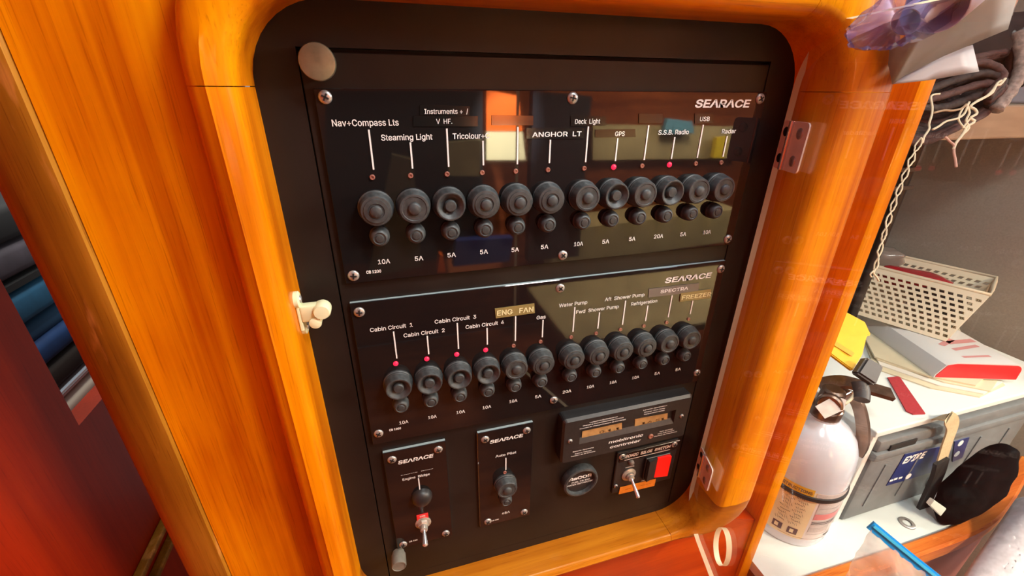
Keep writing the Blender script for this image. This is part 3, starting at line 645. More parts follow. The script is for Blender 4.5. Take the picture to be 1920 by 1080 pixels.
def fiddle(off0, off1, z0, z1, m, name, label, cat, pts):
    P = smooth_path([Vector((x, y, 0)) for x, y in pts], 4); bm = BM(); rings = []
    for i, q in enumerate(P):
        t = (P[min(i + 1, len(P) - 1)] - P[max(i - 1, 0)]).normalized(); n = Vector((t.y, -t.x, 0))
        rings.append([bm.verts.new((q + n * o + Vector((0, 0, z)))[:]) for o, z in ((off0, z0), (off0, z1 - .003), (off0 + .003, z1), (off1 - .004, z1), (off1, z1 - .004), (off1, z0))])
    for p, r in zip(rings, rings[1:]):
        for k in range(6): bm.faces.new((p[k], p[(k + 1) % 6], r[(k + 1) % 6], r[k]))
    bm.faces.new(rings[0]); bm.faces.new(rings[-1]); bmesh.ops.recalc_face_normals(bm, faces=bm.faces)
    return tag(link(name, bm, m, None, 'auto'), label, cat)
fiddle(.0005, .024, ZB - .022, ZB + .008, wood_fid, 'shelf_edging', 'scuffed orange wooden edging along the white shelf', 'edging', fid)
pinkish = mat('pinkish_brown_laminate', (.24, .085, .07), .45, noise=.08, scale=40)
fiddle(.002, .018, ZB - .5, ZB - .0222, pinkish, 'fascia_board', 'pinkish brown board below the wooden shelf edging', 'fascia', fid)
# walls of the bay
bm = BM(); pts = [(1.20, -.15), (1.14, .0), (1.07, .25), (1.03, .45), (.93, .60), (.75, .66), (.30, .66)]
pts = [(p.x, p.y) for p in smooth_path([Vector((x, y, 0)) for x, y in pts], 6)]
prism(bm, pts + [(.30, .70), (1.24, .70), (1.24, -.15)], -1.2, .62, org=(0, 0, 0), ax=(1, 0, 0), ay=(0, 1, 0)); wr = link('wall_right', bm, grey_wall, None, 'auto'); tag(wr, kind='structure')
bm = BM(); box(bm, (.70, .150, -.064), (1.15, .42, -.012), .003, 2); tag(link('upper_shelf', bm, mat('beige_shelf_board', (.52, .38, .25), .5, noise=.15, scale=12, stretch=(1, 6, 6)), None), 'beige upper shelf board behind the hanging rope coil', 'shelf')
bm = BM(); box(bm, (1.0, .16, -.0118), (1.14, .40, .05), .004, 2); tag(link('storage_box', bm, mat('pale_lilac_card', (.62, .56, .62), .6), None), 'pale lilac box on the beige upper shelf at the right edge', 'box')
# black conduit and dark curtain beside the grey wall
dk = thing('cable_duct', 'dark vertical bundle of cables beside the grey wall', 'cables')
cdm = mat('black_cable', (.018, .014, .012), .45); cdm2 = mat('grey_brown_cable', (.09, .07, .055), .5)
p = at(1655, 340, Y=.24)
for k in range(7):
    dx = (k - 3) * .019
    bm = BM(); tube(bm, smooth_path([(p.x + dx + .004 * math.sin(k), .24 + .012 * (k % 2), z) for z in (-.066, -.15, -.25, -.36, -.48)], 4), .0095, 10); link('cable', bm, cdm2 if k == 3 else cdm, dk, True)
for u, v in ((1700, 238), (1668, 320), (1660, 355)):
    q = at(u, v, Y=.228); bm = BM(); box(bm, (p.x - .072, .226, q.z - .004), (p.x + .068, .2295, q.z + .004), .001, 1); link('tie_band', bm, cdm2, dk)
# box over the battery
bx = thing('battery_box', 'white open fronted box holding the grey battery', 'box')
X0, X1, Y0, Y1, ZT = .557, 1.03, -.009, .30, -.484
bm = BM(); box(bm, (X0, Y0, ZB + .0002), (X0 + .012, Y1, ZT - .012), .0008, 1); link('side_panel', bm, white_gel2, bx)
bm = BM(); box(bm, (X0 - .004, Y0 - .004, ZT - .0118), (1.045, Y1, ZT), .002, 2); link('lid', bm, mat('white_laminate_lid', (.74, .80, .78), .3), bx)
bm = BM(); box(bm, (1.018, Y0 + .02, ZB + .0002), (1.03, Y1, ZT - .012)); link('side_panel', bm, white_gel2, bx)
# battery
ba = thing('battery', 'large grey marine battery inside the white box', 'battery', loc=(0, -.018, 0))
bgrey = mat('grey_battery_case', (.17, .19, .20), .42, noise=.15, scale=60, bump=.03)
bm = BM(); box(bm, (.576, .006, ZB + .0003), (.985, .19, ZB + .150), .006, 2); link('case', bm, bgrey, ba, 'auto')
bm = BM(); box(bm, (.571, .000, ZB + .151), (.990, .195, ZB + .168), .004, 2); box(bm, (.575, .004, ZB + .1682), (.986, .19, ZB + .192), .004, 2); link('cover', bm, bgrey, ba, 'auto')
for k in range(5):
    bm = BM(); x = .61 + k * .08; hexa(bm, [(x, .0045, ZB + .03), (x + .004, .0045, ZB + .03), (x + .004, .0060, ZB + .03), (x, .0060, ZB + .03)], [(x + .006, .0045, ZB + .13), (x + .010, .0045, ZB + .13), (x + .010, .006, ZB + .13), (x + .006, .006, ZB + .13)]); link('rib', bm, bgrey, ba)
bm = BM(); box(bm, (.60, .002, ZB + .1685), (.66, .0045, ZB + .180)); link('vent_notch', bm, dark_slot, ba)
blue = mat('dark_blue_label', (.012, .025, .14), .35)
P = [at(u, v, Y=-.013) for u, v in ((1662, 911), (1752, 884), (1762, 838), (1697, 852))]
bm = BM(); hexa(bm, [(q.x, .0062, q.z) for q in P], [(q.x, .0048, q.z) for q in P]); link('label_sheet', bm, blue, ba)
a = at(1692, 869, Y=-.0134); b = at(1732, 856, Y=-.0134); lettering('EXIDE', (a.x, .0046, a.z - .001), b.x - a.x, .017, ba, bold=.06, shear=.15, name='maker_lettering')
P = [at(u, v, Y=-.013) for u, v in ((1786, 866), (1804, 858), (1818, 820), (1790, 828))]
bm = BM(); hexa(bm, [(q.x, .0062, q.z) for q in P], [(q.x, .0048, q.z) for q in P]); link('label_sheet', bm, blue, ba)
for u, v in ((1801, 831), (1794, 851), (1703, 893)): q = at(u, v, Y=-.0133); bm = BM(); prism(bm, circ(q.x, q.z, .0065, 20), .0047, .0042); link('label_emblem', bm, white_ink, ba)
for u, v in ((1671, 901), (1679, 898), (1688, 896)): q = at(u, v, Y=-.0133); bm = BM(); box(bm, (q.x - .004, .0042, q.z - .002), (q.x + .004, .0047, q.z + .002)); link('label_emblem', bm, white_ink, ba)
# strap
st = thing('strap', 'beige and black webbing strap hanging in front of the battery', 'strap')
web = mat('beige_webbing', (.62, .52, .32), .7, noise=.15, scale=300, bump=.2); webb = mat('black_webbing', (.012, .011, .012), .7, noise=.2, scale=300)
P = [at(1752, 778, Y=-.004), at(1775, 782, Y=-.027), at(1786, 798, Y=-.027), at(1776, 830, Y=-.027), at(1765, 866, Y=-.027)]
P[0].z = ZT - .014
bm = BM(); tube(bm, smooth_path(P, 5), 1, flat=(.012, .0012, (1, 0, .15))); link('webbing', bm, web, st, 'auto')
P = [at(1765, 864, Y=-.030), at(1758, 890, Y=-.031), at(1738, 935, Y=-.031), at(1725, 965, Y=-.031)]
bm = BM(); tube(bm, smooth_path(P, 5), 1, flat=(.014, .003, (1, 0, .2))); link('webbing', bm, webb, st, 'auto')
q = at(1721, 968, Y=-.031); bm = BM(); lathe(bm, [(0, 0), (.007, .001), (.008, .005), (.005, .009), (0, .010)], (q.x, -.031, q.z), n=16, cap=False); link('buckle', bm, chrome, st, True)
# black pouch
pc = thing('pouch', 'black fabric pouch with a pale reflective tag in front of the battery', 'pouch')
bm = BM(); c = at(1800, 930, Y=-.02)
bmesh.ops.create_icosphere(bm, subdivisions=4, radius=1)
for v in bm.verts:
    x, y, z = v.co; n = .06 * math.sin(7 * x + 3 * z) + .04 * math.sin(11 * z + 5 * y)
    wz = 1 - .25 * max(z, 0)
    v.co = Vector((.792 + (x * wz + .46 * z) * .058 * (1 + n), -.061 + y * .030 * (1 + n), ZB + .082 + z * .084 * (1 + .3 * n)))
    v.co.z = max(v.co.z, ZB + (.0085 if v.co.y < -.0735 else .0005)); v.co.y = max(min(v.co.y, -.036), -.094)
link('bag', bm, mat('black_nylon', (.005, .005, .006), .85, noise=.3, scale=60, bump=.2, spec=.02), pc, True)
P = [at(u, v, Y=-.092) for u, v in ((1744, 948), (1764, 968), (1775, 954), (1752, 938))]
bm = BM(); hexa(bm, [(q.x, q.y + .006, q.z) for q in P], [(q.x, q.y, q.z) for q in P], .0006); link('reflective_tag', bm, mat('pale_green_tag', (.60, .70, .64), .4), pc)
# metal ring plate on the shelf
q = at(1700, 981, Z=ZB); bm = BM(); lathe(bm, [(.006, 0), (.013, .0002), (.012, .002), (.007, .0022)], (q.x, q.y, ZB), axis=(0, 0, 1), n=24, cap=False); tag(link('deck_ring', bm, steel, None, True), 'small round metal ring set into the white shelf', 'ring')
# fire extinguisher
fx, fy, R_ = .485, .028, .063
fe = thing('fire_extinguisher', 'white fire extinguisher standing on the white shelf behind the wooden bulkhead', 'fire extinguisher', loc=(fx, fy, ZB))
fw = mat('white_enamel', (.60, .65, .75), .16, coat=.6)
bm = BM(); lathe(bm, [(R_ * .90, 0), (R_ * .96, .002), (R_, .012), (R_, .150), (R_ * .99, .168), (R_ * .94, .188), (R_ * .82, .207), (R_ * .62, .222), (R_ * .42, .230), (R_ * .34, .234), (R_ * .32, .244)], (0, 0, 0), axis=(0, 0, 1), n=64); link('cylinder', bm, fw, fe, 'auto')
def wrap(z0, z1, a0, a1, r, m, name='label_print', n=24, parent=fe):
    bm = BM(); A = [(math.cos(math.radians(a0 + (a1 - a0) * k / n)), math.sin(math.radians(a0 + (a1 - a0) * k / n))) for k in range(n + 1)]
    lo = [bm.verts.new((r * c, r * s, z0)) for c, s in A]; hi = [bm.verts.new((r * c, r * s, z1)) for c, s in A]
    for k in range(n): bm.faces.new((lo[k], lo[k + 1], hi[k + 1], hi[k]))
    return link(name, bm, m, parent, True)
lab_w = mat('label_white', (.70, .66, .66), .4); lab_c = mat('label_cream', (.78, .66, .42), .4); lab_y = mat('label_yellow', (.75, .45, .04), .4)
lab_g = mat('fine_grey_print', (.42, .38, .38), .5, noise=.5, scale=500, stretch=(1, 1, 5), col2=(.66, .62, .62)); lab_r = mat('label_pink_band', (.72, .26, .28), .4, noise=.15, scale=300); ink = mat('black_print', (.06, .05, .06), .5)
RL = R_ + .0004
# camera sees roughly azimuths -170..-60 degrees
wrap(.022, .130, -150, -58, RL, lab_w, 'label_sheet'); wrap(.022, .130, -176, -118, RL + .0002, lab_c, 'label_sheet')
wrap(.122, .136, -172, -126, RL + .0014, lab_y, 'label_sheet')
for i, (z0, z1, a0, a1, m) in enumerate(((.1215, .129, -122, -64, lab_g), (.098, .110, -114, -66, lab_g), (.088, .096, -114, -66, lab_g), (.072, .085, -114, -66, lab_r), (.0675, .0695, -114, -66, lab_g), (.064, .066, -114, -66, ink), (.0605, .062, -114, -66, ink), (.057, .0585, -114, -66, lab_g), (.042, .054, -114, -82, lab_g), (.036, .038, -114, -70, lab_g), (.028, .0315, -84, -68, ink), (.025, .0256, -150, -62, ink), (.0862, .0866, -114, -66, ink), (.0970, .0974, -114, -66, ink))):
    wrap(z0, z1, a0, a1, RL + .0005, m)
bm = BM()
for k in range(9):                                          # hand-drawn style instruction strokes
    for j in range(2):
        a0 = -160 + j * 17 + (k % 2) * 3; z = .110 - k * .0072
        for s in range(5):
            aa = [math.radians(a0 + s * 2.6), math.radians(a0 + s * 2.6 + 2.2)]; zz = [z + .004 * random.random(), z - .003 * random.random()]
            vs = [bm.verts.new(((RL + .0008) * math.cos(aa[0]), (RL + .0008) * math.sin(aa[0]), zz[0])), bm.verts.new(((RL + .0008) * math.cos(aa[1]), (RL + .0008) * math.sin(aa[1]), zz[1])), bm.verts.new(((RL + .0008) * math.cos(aa[1]), (RL + .0008) * math.sin(aa[1]), zz[1] + .0011)), bm.verts.new(((RL + .0008) * math.cos(aa[0]), (RL + .0008) * math.sin(aa[0]), zz[0] + .0011))]
            bm.faces.new(vs)
o = link('instruction_marks', bm, ink, fe); o['kind'] = 'stuff'
for a0 in (-160, -140): wrap(.030, .044, a0, a0 + 13, RL + .0008, mat('dark_pictogram', (.12, .06, .07), .5)); wrap(.033, .041, a0 + 3, a0 + 8, RL + .0011, lab_c)
# curved word on the yellow label
tm = text_mesh('INSTRUCTIONS', .03); xs = [v.co.x for v in tm.vertices]; x0, x1 = min(xs), max(xs)
for v in tm.vertices:
    a = math.radians(-172 + 44 * (v.co.x - x0) / (x1 - x0)); v.co = Vector(((RL + .0018) * math.cos(a), (RL + .0018) * math.sin(a), .1255 + v.co.y * .011))
link('lettering', tm, ink, fe)
bm = BM(); lathe(bm, [(R_ + .0005, .1125), (R_ + .0030, .1130), (R_ + .0034, .117), (R_ + .0030, .1200), (R_ + .0005, .1205)], (0, 0, 0), axis=(0, 0, 1), n=64, cap=False); link('strap_band', bm, rubber_d, fe, 'auto')
gun = mat('dark_bronze_metal', (.30, .20, .15), .28, .9, noise=.35, scale=60)
bm = BM(); lathe(bm, [(.021, .236), (.022, .242), (.022, .254), (.018, .258), (.016, .285), (.012, .288)], (0, 0, 0), axis=(0, 0, 1), n=24); link('valve_head', bm, gun, fe, 'auto')
gd = Vector((-.85, -.5, .15)).normalized()
bm = BM(); lathe(bm, [(.016, 0), (.0175, .002), (.0175, .010), (.015, .0125), (.0135, .0110), (0, .0108)], Vector((-.004, -.004, .268)) + gd * .010, axis=gd, n=28, cap=False); link('pressure_gauge', bm, gun, fe, 'auto')
L_ = lambda u, v, d: at(u, v, d=d) - Vector((fx, fy, ZB))
bm = BM(); tube(bm, smooth_path([L_(1535, 722, .690), L_(1580, 716, .685), L_(1630, 728, .68), L_(1672, 740, .675)], 6), 1, flat=(.011, .0035, (.3, .9, .25))); link('lever', bm, gun, fe, 'auto')
bm = BM(); tube(bm, smooth_path([L_(1548, 742, .690), L_(1580, 738, .685), L_(1605, 752, .68), L_(1617, 790, .68), L_(1617, 830, .685), L_(1606, 852, .69)], 6), 1, flat=(.0035, .0085, (1, .2, .1))); link('carry_handle', bm, gun, fe, 'auto')
bm = BM(); tube(bm, smooth_path([L_(1548, 760, .670), L_(1596, 735, .665)], 2), .0013, 8); link('locking_pin', bm, chrome, fe, 'auto')
P = [L_(u, v, d) for u, v, d in ((1528, 762, .655), (1546, 785, .648), (1583, 768, .650), (1586, 750, .655), (1565, 742, .660))]
n = (P[1] - P[0]).cross(P[4] - P[0]).normalized()
bm = BM(); a = [bm.verts.new(q) for q in P]; b = [bm.verts.new(q + n * .0008) for q in P]; bm.faces.new(a); bm.faces.new(list(reversed(b)))
for i in range(5): bm.faces.new((a[i], b[i], b[(i + 1) % 5], a[(i + 1) % 5]))
bmesh.ops.recalc_face_normals(bm, faces=bm.faces); link('paper_tag', bm, mat('off_white_tag', (.62, .56, .52), .6, noise=.2, scale=80), fe)
bm = BM(); tube(bm, smooth_path([L_(1583, 758, .655), L_(1596, 748, .655), L_(1604, 735, .66)], 4), .0025, 6); link('tag_tie', bm, mat('cream_tie', (.78, .76, .55), .5), fe, True)
# yellow strap tool with black end
yt = thing('safety_strap', 'bright yellow folded strap with black end piece above the extinguisher', 'strap')
yel = mat('bright_yellow_fabric', (.90, .52, .0), .6, noise=.06, scale=80); ybk = mat('charcoal_rubber', (.045, .045, .048), .5)
dY = .685
P = [at(1546, 662, d=dY), at(1593, 697, d=dY - .01), at(1611, 668, d=dY + .005), at(1620, 632, d=dY + .02), at(1627, 631, d=dY + .025), at(1616, 606, d=dY + .035), at(1575, 584, d=dY + .04)]
n = (P[1] - P[0]).cross(P[6] - P[0]).normalized() * .007
def slab(P, n, bev=.0015):
    bm = BM(); a = [bm.verts.new(q) for q in P]; b = [bm.verts.new(q + n) for q in P]; bm.faces.new(a); bm.faces.new(list(reversed(b))); k = len(P)
    for i in range(k): bm.faces.new((a[i], b[i], b[(i + 1) % k], a[(i + 1) % k]))
    bmesh.ops.recalc_face_normals(bm, faces=bm.faces)
    if bev: bmesh.ops.bevel(bm, geom=bm.edges[:], offset=bev, segments=2, affect='EDGES')
    return bm
link('yellow_fold', slab(P, n), yel, yt, 'auto')
P2 = [at(1554, 641, d=dY + .0), at(1598, 668, d=dY - .008), at(1603, 662, d=dY - .006), at(1558, 634, d=dY + .002)]
link('fold_seam', slab([q - n * .12 for q in P2], n * .1, 0), mat('yellow_seam', (.75, .40, .0), .6), yt)
P = [at(1592, 700, d=dY - .03), at(1628, 724, d=dY - .03), at(1643, 688, d=dY - .02), at(1635, 684, d=dY - .02), at(1612, 670, d=dY - .02)]
n2 = (P[1] - P[0]).cross(P[4] - P[0]).normalized() * .014
link('end_piece', slab(P, n2, .003), ybk, yt, 'auto')
P = [at(1611, 715, d=dY - .025), at(1616, 735, d=dY - .03), at(1615, 750, d=dY - .035)]
bm = BM(); tube(bm, smooth_path(P, 4), .0105, 14); link('hook', bm, ybk, yt, 'auto')
# red webbing on the lid
rd = mat('red_webbing', (.42, .025, .035), .75, noise=.2, scale=300, bump=.2)
P = [at(u, v, Z=ZT + .0015) for u, v in ((1664, 708), (1686, 706), (1735, 776), (1712, 777), (1699, 771))]
bm = BM(); a = [bm.verts.new((q.x, q.y, ZT + .0004)) for q in P]; b = [bm.verts.new((q.x, q.y, ZT + .0024)) for q in P]; bm.faces.new(a); bm.faces.new(list(reversed(b)))
for i in range(5): bm.faces.new((a[i], b[i], b[(i + 1) % 5], a[(i + 1) % 5]))
bmesh.ops.recalc_face_normals(bm, faces=bm.faces); tag(link('webbing_strip', bm, rd, None), 'short red webbing strip lying on the white lid', 'strap')
# papers, folders
def slab_px(name, px, z0, z1, m, label, cat, group=None, bev=0, parent=None):
    P = [at(u, v, Z=z1) for u, v in px]; bm = BM(); n = len(P)
    a = [bm.verts.new((q.x, q.y, z0)) for q in P]; b = [bm.verts.new((q.x, q.y, z1)) for q in P]; bm.faces.new(list(reversed(a))); bm.faces.new(b)
    for i in range(n): bm.faces.new((a[i], a[(i + 1) % n], b[(i + 1) % n], b[i]))
    bmesh.ops.recalc_face_normals(bm, faces=bm.faces)
    if bev: bmesh.ops.bevel(bm, geom=bm.edges[:], offset=bev, segments=2, affect='EDGES')
    o = link(name, bm, m, parent)
    if label: tag(o, label, cat, group)
    return o
manila = mat('cream_folder_card', (.68, .62, .44), .6, noise=.06, scale=20); paper = mat('white_paper', (.74, .73, .66), .6)
z = ZT + .0003
slab_px('folder', [(1838, 744), (1745, 727), (1640, 690), (1620, 640), (1800, 640), (1885, 722)], z, z + .0022, manila, 'lowest cream paper folder on the white lid', 'folder', 'cream folders under the white case'); z += .0024
slab_px('folder', [(1845, 738), (1760, 722), (1650, 684), (1620, 630), (1810, 640), (1880, 716)], z, z + .0020, paper, 'white paper folder, second from the bottom on the white lid', 'folder', 'cream folders under the white case'); z += .0022
slab_px('folder', [(1858, 733), (1770, 716), (1645, 674), (1612, 600), (1800, 620), (1872, 712)], z, z + .0022, manila, 'third cream folder from the bottom on the white lid', 'folder', 'cream folders under the white case'); z += .0024
slab_px('folder', [(1830, 722), (1740, 704), (1640, 668), (1600, 590), (1790, 600), (1850, 705)], z, z + .0030, manila, 'topmost cream folder directly under the white case', 'folder', 'cream folders under the white case'); z += .0032
# white case with red end
zc0 = z; hc_ = .034
e0, e1 = at(1750, 708, Z=zc0), at(1905, 713, Z=zc0)
dirx = (e1 - e0); dirx.z = 0; Wc = dirx.length; dirx.normalize(); diry = Vector((-dirx.y, dirx.x, 0)); 
bk = at(1625, 597, Z=zc0); Lc = (bk - e0).dot(diry)
cs_ = thing('document_case', 'white plastic case with a bright red end under the cream basket', 'case')
def case_sec(r=.014, n=6, g=0):
    o = [(g, g), (Wc - g, g)]
    o += [(Wc - r + (r - g) * math.cos(math.radians(a)), hc_ - r + (r - g) * math.sin(math.radians(a))) for a in range(0, 91, 15)]
    o += [(.030 + 0 * a, hc_ - g) for a in (0,)] + [(.012 + g, hc_ - .006)] + [(g, .006)]
    return o
o3 = (e0.x, e0.y, zc0)
# body
bm = BM(); sec = case_sec(); A = [bm.verts.new(e0 + dirx * u + Vector((0, 0, v))) for u, v in sec]; B = [bm.verts.new(e0 + dirx * u + diry * Lc + Vector((0, 0, v))) for u, v in sec]
for i in range(len(sec)): j = (i + 1) % len(sec); bm.faces.new((A[i], A[j], B[j], B[i]))
bm.faces.new(B); bm.faces.new(A); bmesh.ops.recalc_face_normals(bm, faces=bm.faces)
link('shell', bm, mat('white_case_plastic', (.68, .70, .70), .35), cs_, 'auto')
bm = BM(); sec = case_sec(g=.0022); A = [bm.verts.new(e0 + dirx * u + Vector((0, 0, v)) - diry * .0012) for u, v in sec]; B = [bm.verts.new(e0 + dirx * u - diry * .0002 + Vector((0, 0, v))) for u, v in sec]
for i in range(len(sec)): j = (i + 1) % len(sec); bm.faces.new((A[i], A[j], B[j], B[i]))
bm.faces.new(A); bmesh.ops.recalc_face_normals(bm, faces=bm.faces); tag(link('end_cap', bm, mat('red_case_end', (.72, .008, .02), .35), cs_, 'auto'), 'red end cap')
zt_ = zc0 + hc_ + .0003
bm = BM()
def on_top(a, b): q = e0 + dirx * a + diry * b; return Vector((q.x, q.y, zt_))
for (a0, b0, a1, b1, wd) in ((.055, .020, .11, .026, .003), (.06, .045, .12, .062, .004), (.07, .07, .13, .082, .006), (.05, .06, .09, .084, .005)):
    d = (on_top(a1, b1) - on_top(a0, b0)).normalized(); s = Vector((-d.y, d.x, 0)) * wd
    bm.faces.new([bm.verts.new(q) for q in (on_top(a0, b0) - s, on_top(a1, b1) - s, on_top(a1, b1) + s, on_top(a0, b0) + s)])
link('printed_emblem', bm, mat('faded_red_print', (.60, .28, .28), .5), cs_)
# ------------------------------------------------------------------ basket
bk_ = thing('basket', 'cream perforated plastic basket on top of the white case', 'basket')
zb0, zb1 = zc0 + hc_ + .001, -.345
cream_b = mat('cream_basket_plastic', (.74, .66, .48), .45)
A0 = at(1772, 640, Z=zb0); A1 = at(1560, 575, Z=zb0); R0 = at(1857, 553, Z=zb1); R1 = at(1590, 487, Z=zb1); R3 = at(1745, 493, Z=zb1)
long_ = (A1 - A0); long_.normalize(); side = Vector((long_.y, -long_.x, 0));
if side.x < 0: side = -side
wR = .13; wA = .105
R2 = R0 + side * wR; R3 = R1 + side * wR; A2 = A0 + side * wA; A3 = A1 + side * wA
def grid_wall(bm, p00, p10, p11, p01, nu, nv, gu=.23, gv=.24, margin=.0):
    P = lambda u, v: (p00.lerp(p10, u)).lerp(p01.lerp(p11, u), v)
    for j in range(nv):
        v0, v1 = .05 + .85 * j / nv, .05 + .85 * (j + 1) / nv; off = .5 / nu * (j % 2)
        cells = [(max(0, (i + 0) / nu - off), min(1, (i + 1) / nu - off)) for i in range(nu + (1 if off else 0))]
        for u0, u1 in cells:
            du, dv = u1 - u0, v1 - v0
            o = [P(u0, v0), P(u1, v0), P(u1, v1), P(u0, v1)]
            if du < .6 / nu: bm.faces.new([bm.verts.new(q) for q in o]); continue
            sh_ = du * .10
            h = [P(u0 + du * gu - sh_, v0 + dv * gv), P(u1 - du * (gu - .06) - sh_, v0 + dv * gv), P(u1 - du * (gu - .06) + sh_, v1 - dv * gv), P(u0 + du * gu + sh_, v1 - dv * gv)]
            O = [bm.verts.new(q) for q in o]; Hh = [bm.verts.new(q) for q in h]
            for k in range(4): bm.faces.new((O[k], O[(k + 1) % 4], Hh[(k + 1) % 4], Hh[k]))
    for v0, v1 in ((0, .05), (.90, 1)): bm.faces.new([bm.verts.new(q) for q in (P(0, v0), P(1, v0), P(1, v1), P(0, v1))])
for k, (a, b, c, d, nu) in enumerate(((A0, A1, R1, R0, 17), (A2, A0, R0, R2, 8), (A1, A3, R3, R1, 8), (A3, A2, R2, R3, 17))):
    bm = BM(); grid_wall(bm, a, b, c, d, nu, 9); bmesh.ops.remove_doubles(bm, verts=bm.verts, dist=1e-5); bmesh.ops.recalc_face_normals(bm, faces=bm.faces)
    o = link('perforated_wall', bm, cream_b, bk_); md = o.modifiers.new('s', 'SOLIDIFY'); md.thickness = .0022; md.offset = 0
bm = BM(); hexa(bm, [A0, A1, A3, A2], [q + Vector((0, 0, .002)) for q in (A0, A1, A3, A2)]); link('bottom', bm, cream_b, bk_)
bm = BM(); Rm = []
for a, b in ((R0, R1), (R1, R3), (R3, R2), (R2, R0)): Rm += [a.lerp(b, k / 4) for k in range(4)]
tube(bm, Rm, .0035, 8, closed=True); link('rim', bm, cream_b, bk_, True)
# contents
ctr = (A0 + A1 + A2 + A3) / 4
def blob(c, s, m, name, label, cat, seed=0, sub=3, amp=.12, parent=None, zmin=None, rz=0):
    bm = BM(); bmesh.ops.create_icosphere(bm, subdivisions=sub, radius=1); Rz = Matrix.Rotation(rz, 3, 'Z')
    for v in bm.verts:
        x, y, z = v.co; n = amp * (math.sin(5 * x + seed) * math.sin(4 * y + 2 * seed) + .6 * math.sin(9 * z + 7 * x + seed))
        q = [math.copysign(abs(t) ** .6, t) for t in (x, y, z)]
        v.co = Rz @ Vector((q[0] * s[0], q[1] * s[1], q[2] * s[2])) * (1 + n) + Vector(c)
        if zmin is not None: v.co.z = max(v.co.z, zmin)
    o = link(name, bm, m, parent, True)
    if label: tag(o, label, cat)
    return o
az = math.atan2(long_.y, long_.x)
rp = at(1715, 512, Z=zb1 + .005) + side * .035
blob((rp.x, rp.y, zb1 - .022), (.062, .026, .022), mat('red_plastic_film', (.40, .01, .02), .25, coat=.4), 'packet', 'red plastic packet lying in the cream basket', 'packet', 2, amp=.08, zmin=zb0 + .003, rz=az)
gb = at(1785, 530, Z=zb1)
blob((gb.x - .005, gb.y + .01, zb1 - .045), (.045, .03, .026), mat('dark_grey_bag', (.07, .065, .06), .35), 'bag', 'dark grey plastic bag in the near end of the basket', 'bag', 5, amp=.10, zmin=zb0 + .003, rz=az)
gb = at(1650, 482, Z=zb1) + side * .03
blob((gb.x + .01, gb.y + .01, zb1 - .010), (.045, .022, .022), mat('crumpled_grey_film', (.30, .26, .22), .2, coat=.6), 'bag', 'crumpled translucent grey bag at the far end of the basket', 'bag', 8, amp=.14, zmin=zb0 + .003, rz=az)
# ------------------------------------------------------------------ rope coil and strings
rp_ = thing('rope_coil', 'coil of brown braided rope hanging at the upper right', 'rope')
rope_m = mat('dark_brown_rope', (.045, .026, .022), .8, noise=.5, scale=220, bump=.5); rope_r = mat('reddish_brown_rope', (.10, .042, .034), .8, noise=.4, scale=220, bump=.5); rope_l = mat('pale_worn_rope', (.42, .30, .25), .8, noise=.5, scale=160, bump=.5)
def loop_px(px, d, r, m, wob=0, name='rope_strand', closed=False):
    P = smooth_path([at(u, v, d=d + wob * math.sin(i * 1.7)) for i, (u, v) in enumerate(px)], 8)
    bm = BM(); N = len(P)
    tube(bm, P, [r * (1 + .09 * math.sin(i * 1.9)) for i in range(N)], 8); link(name, bm, m, rp_, True)
D0 = .615
base_loop = [(1905, 90), (1895, 150), (1850, 205), (1790, 243), (1730, 265), (1680, 262), (1655, 240), (1668, 205), (1705, 170), (1760, 138), (1830, 110), (1890, 95)]
for kk in range(24):
    k = kk * .62; sx = 1 - .05 * k; cx_, cy_ = 1785 + 2 * k, 182 - 1.2 * k
    px = [(cx_ + (u - 1785) * sx + random.uniform(-5, 5), cy_ + (v - 182) * (1 - .055 * k) + random.uniform(-3, 3)) for u, v in base_loop]
    loop_px(px, D0 + .012 + .0035 * k, .0048, (rope_r if kk in (0, 1, 2, 9, 17) else rope_m), .004)
loop_px([(1912, 60), (1915, 120), (1898, 165), (1868, 205)], D0, .008, rope_l, name='rope_strand')
for k in range(4): loop_px([(1700 + 8 * k, 175 + 9 * k), (1770, 135 + 22 * k), (1840, 118 + 20 * k), (1880, 140 + 12 * k), (1850, 180 + 6 * k)], D0 - .004 + .003 * k, .0055, rope_m if k % 2 else rope_r, .002)
# dark bag behind the coil so that it reads as one hank
blob(tuple(at(1850, 100, d=.73)), (.11, .035, .06), mat('black_cloth', (.02, .015, .016), .8, noise=.3, scale=40, bump=.3), 'cloth_bundle', 'black cloth bundle behind the rope coil', 'cloth', 3, amp=.1)
# hook that carries the coil
bm = BM(); hk = at(1880, 60, d=.70); tube(bm, smooth_path([(hk.x, hk.y, .16), (hk.x, hk.y, hk.z + .02), (hk.x - .005, hk.y - .02, hk.z - .005), (hk.x, hk.y - .035, hk.z + .01)], 5), .004, 8); tag(link('hook', bm, steel, None, True), 'metal hook carrying the brown rope coil', 'hook')
st_ = thing('string', 'frayed cream string tangled over the brown rope coil and hanging down', 'string')
cream_s = mat('cream_cotton_string', (.78, .66, .46), .8); pink_s = mat('pale_pink_string', (.62, .36, .28), .8)
def string(px, d, r, m, jit=0, n=4):
    P = smooth_path([at(u + random.uniform(-jit, jit), v + random.uniform(-jit, jit), d=d) for u, v in px], n); bm = BM(); tube(bm, P, r, 6); link('strand', bm, m, st_, True)
Ds = .585
string([(1762, 176), (1746, 180), (1748, 200), (1747, 215), (1742, 232), (1742, 242), (1733, 256), (1730, 268)], Ds, .0013, cream_s)
N = 16
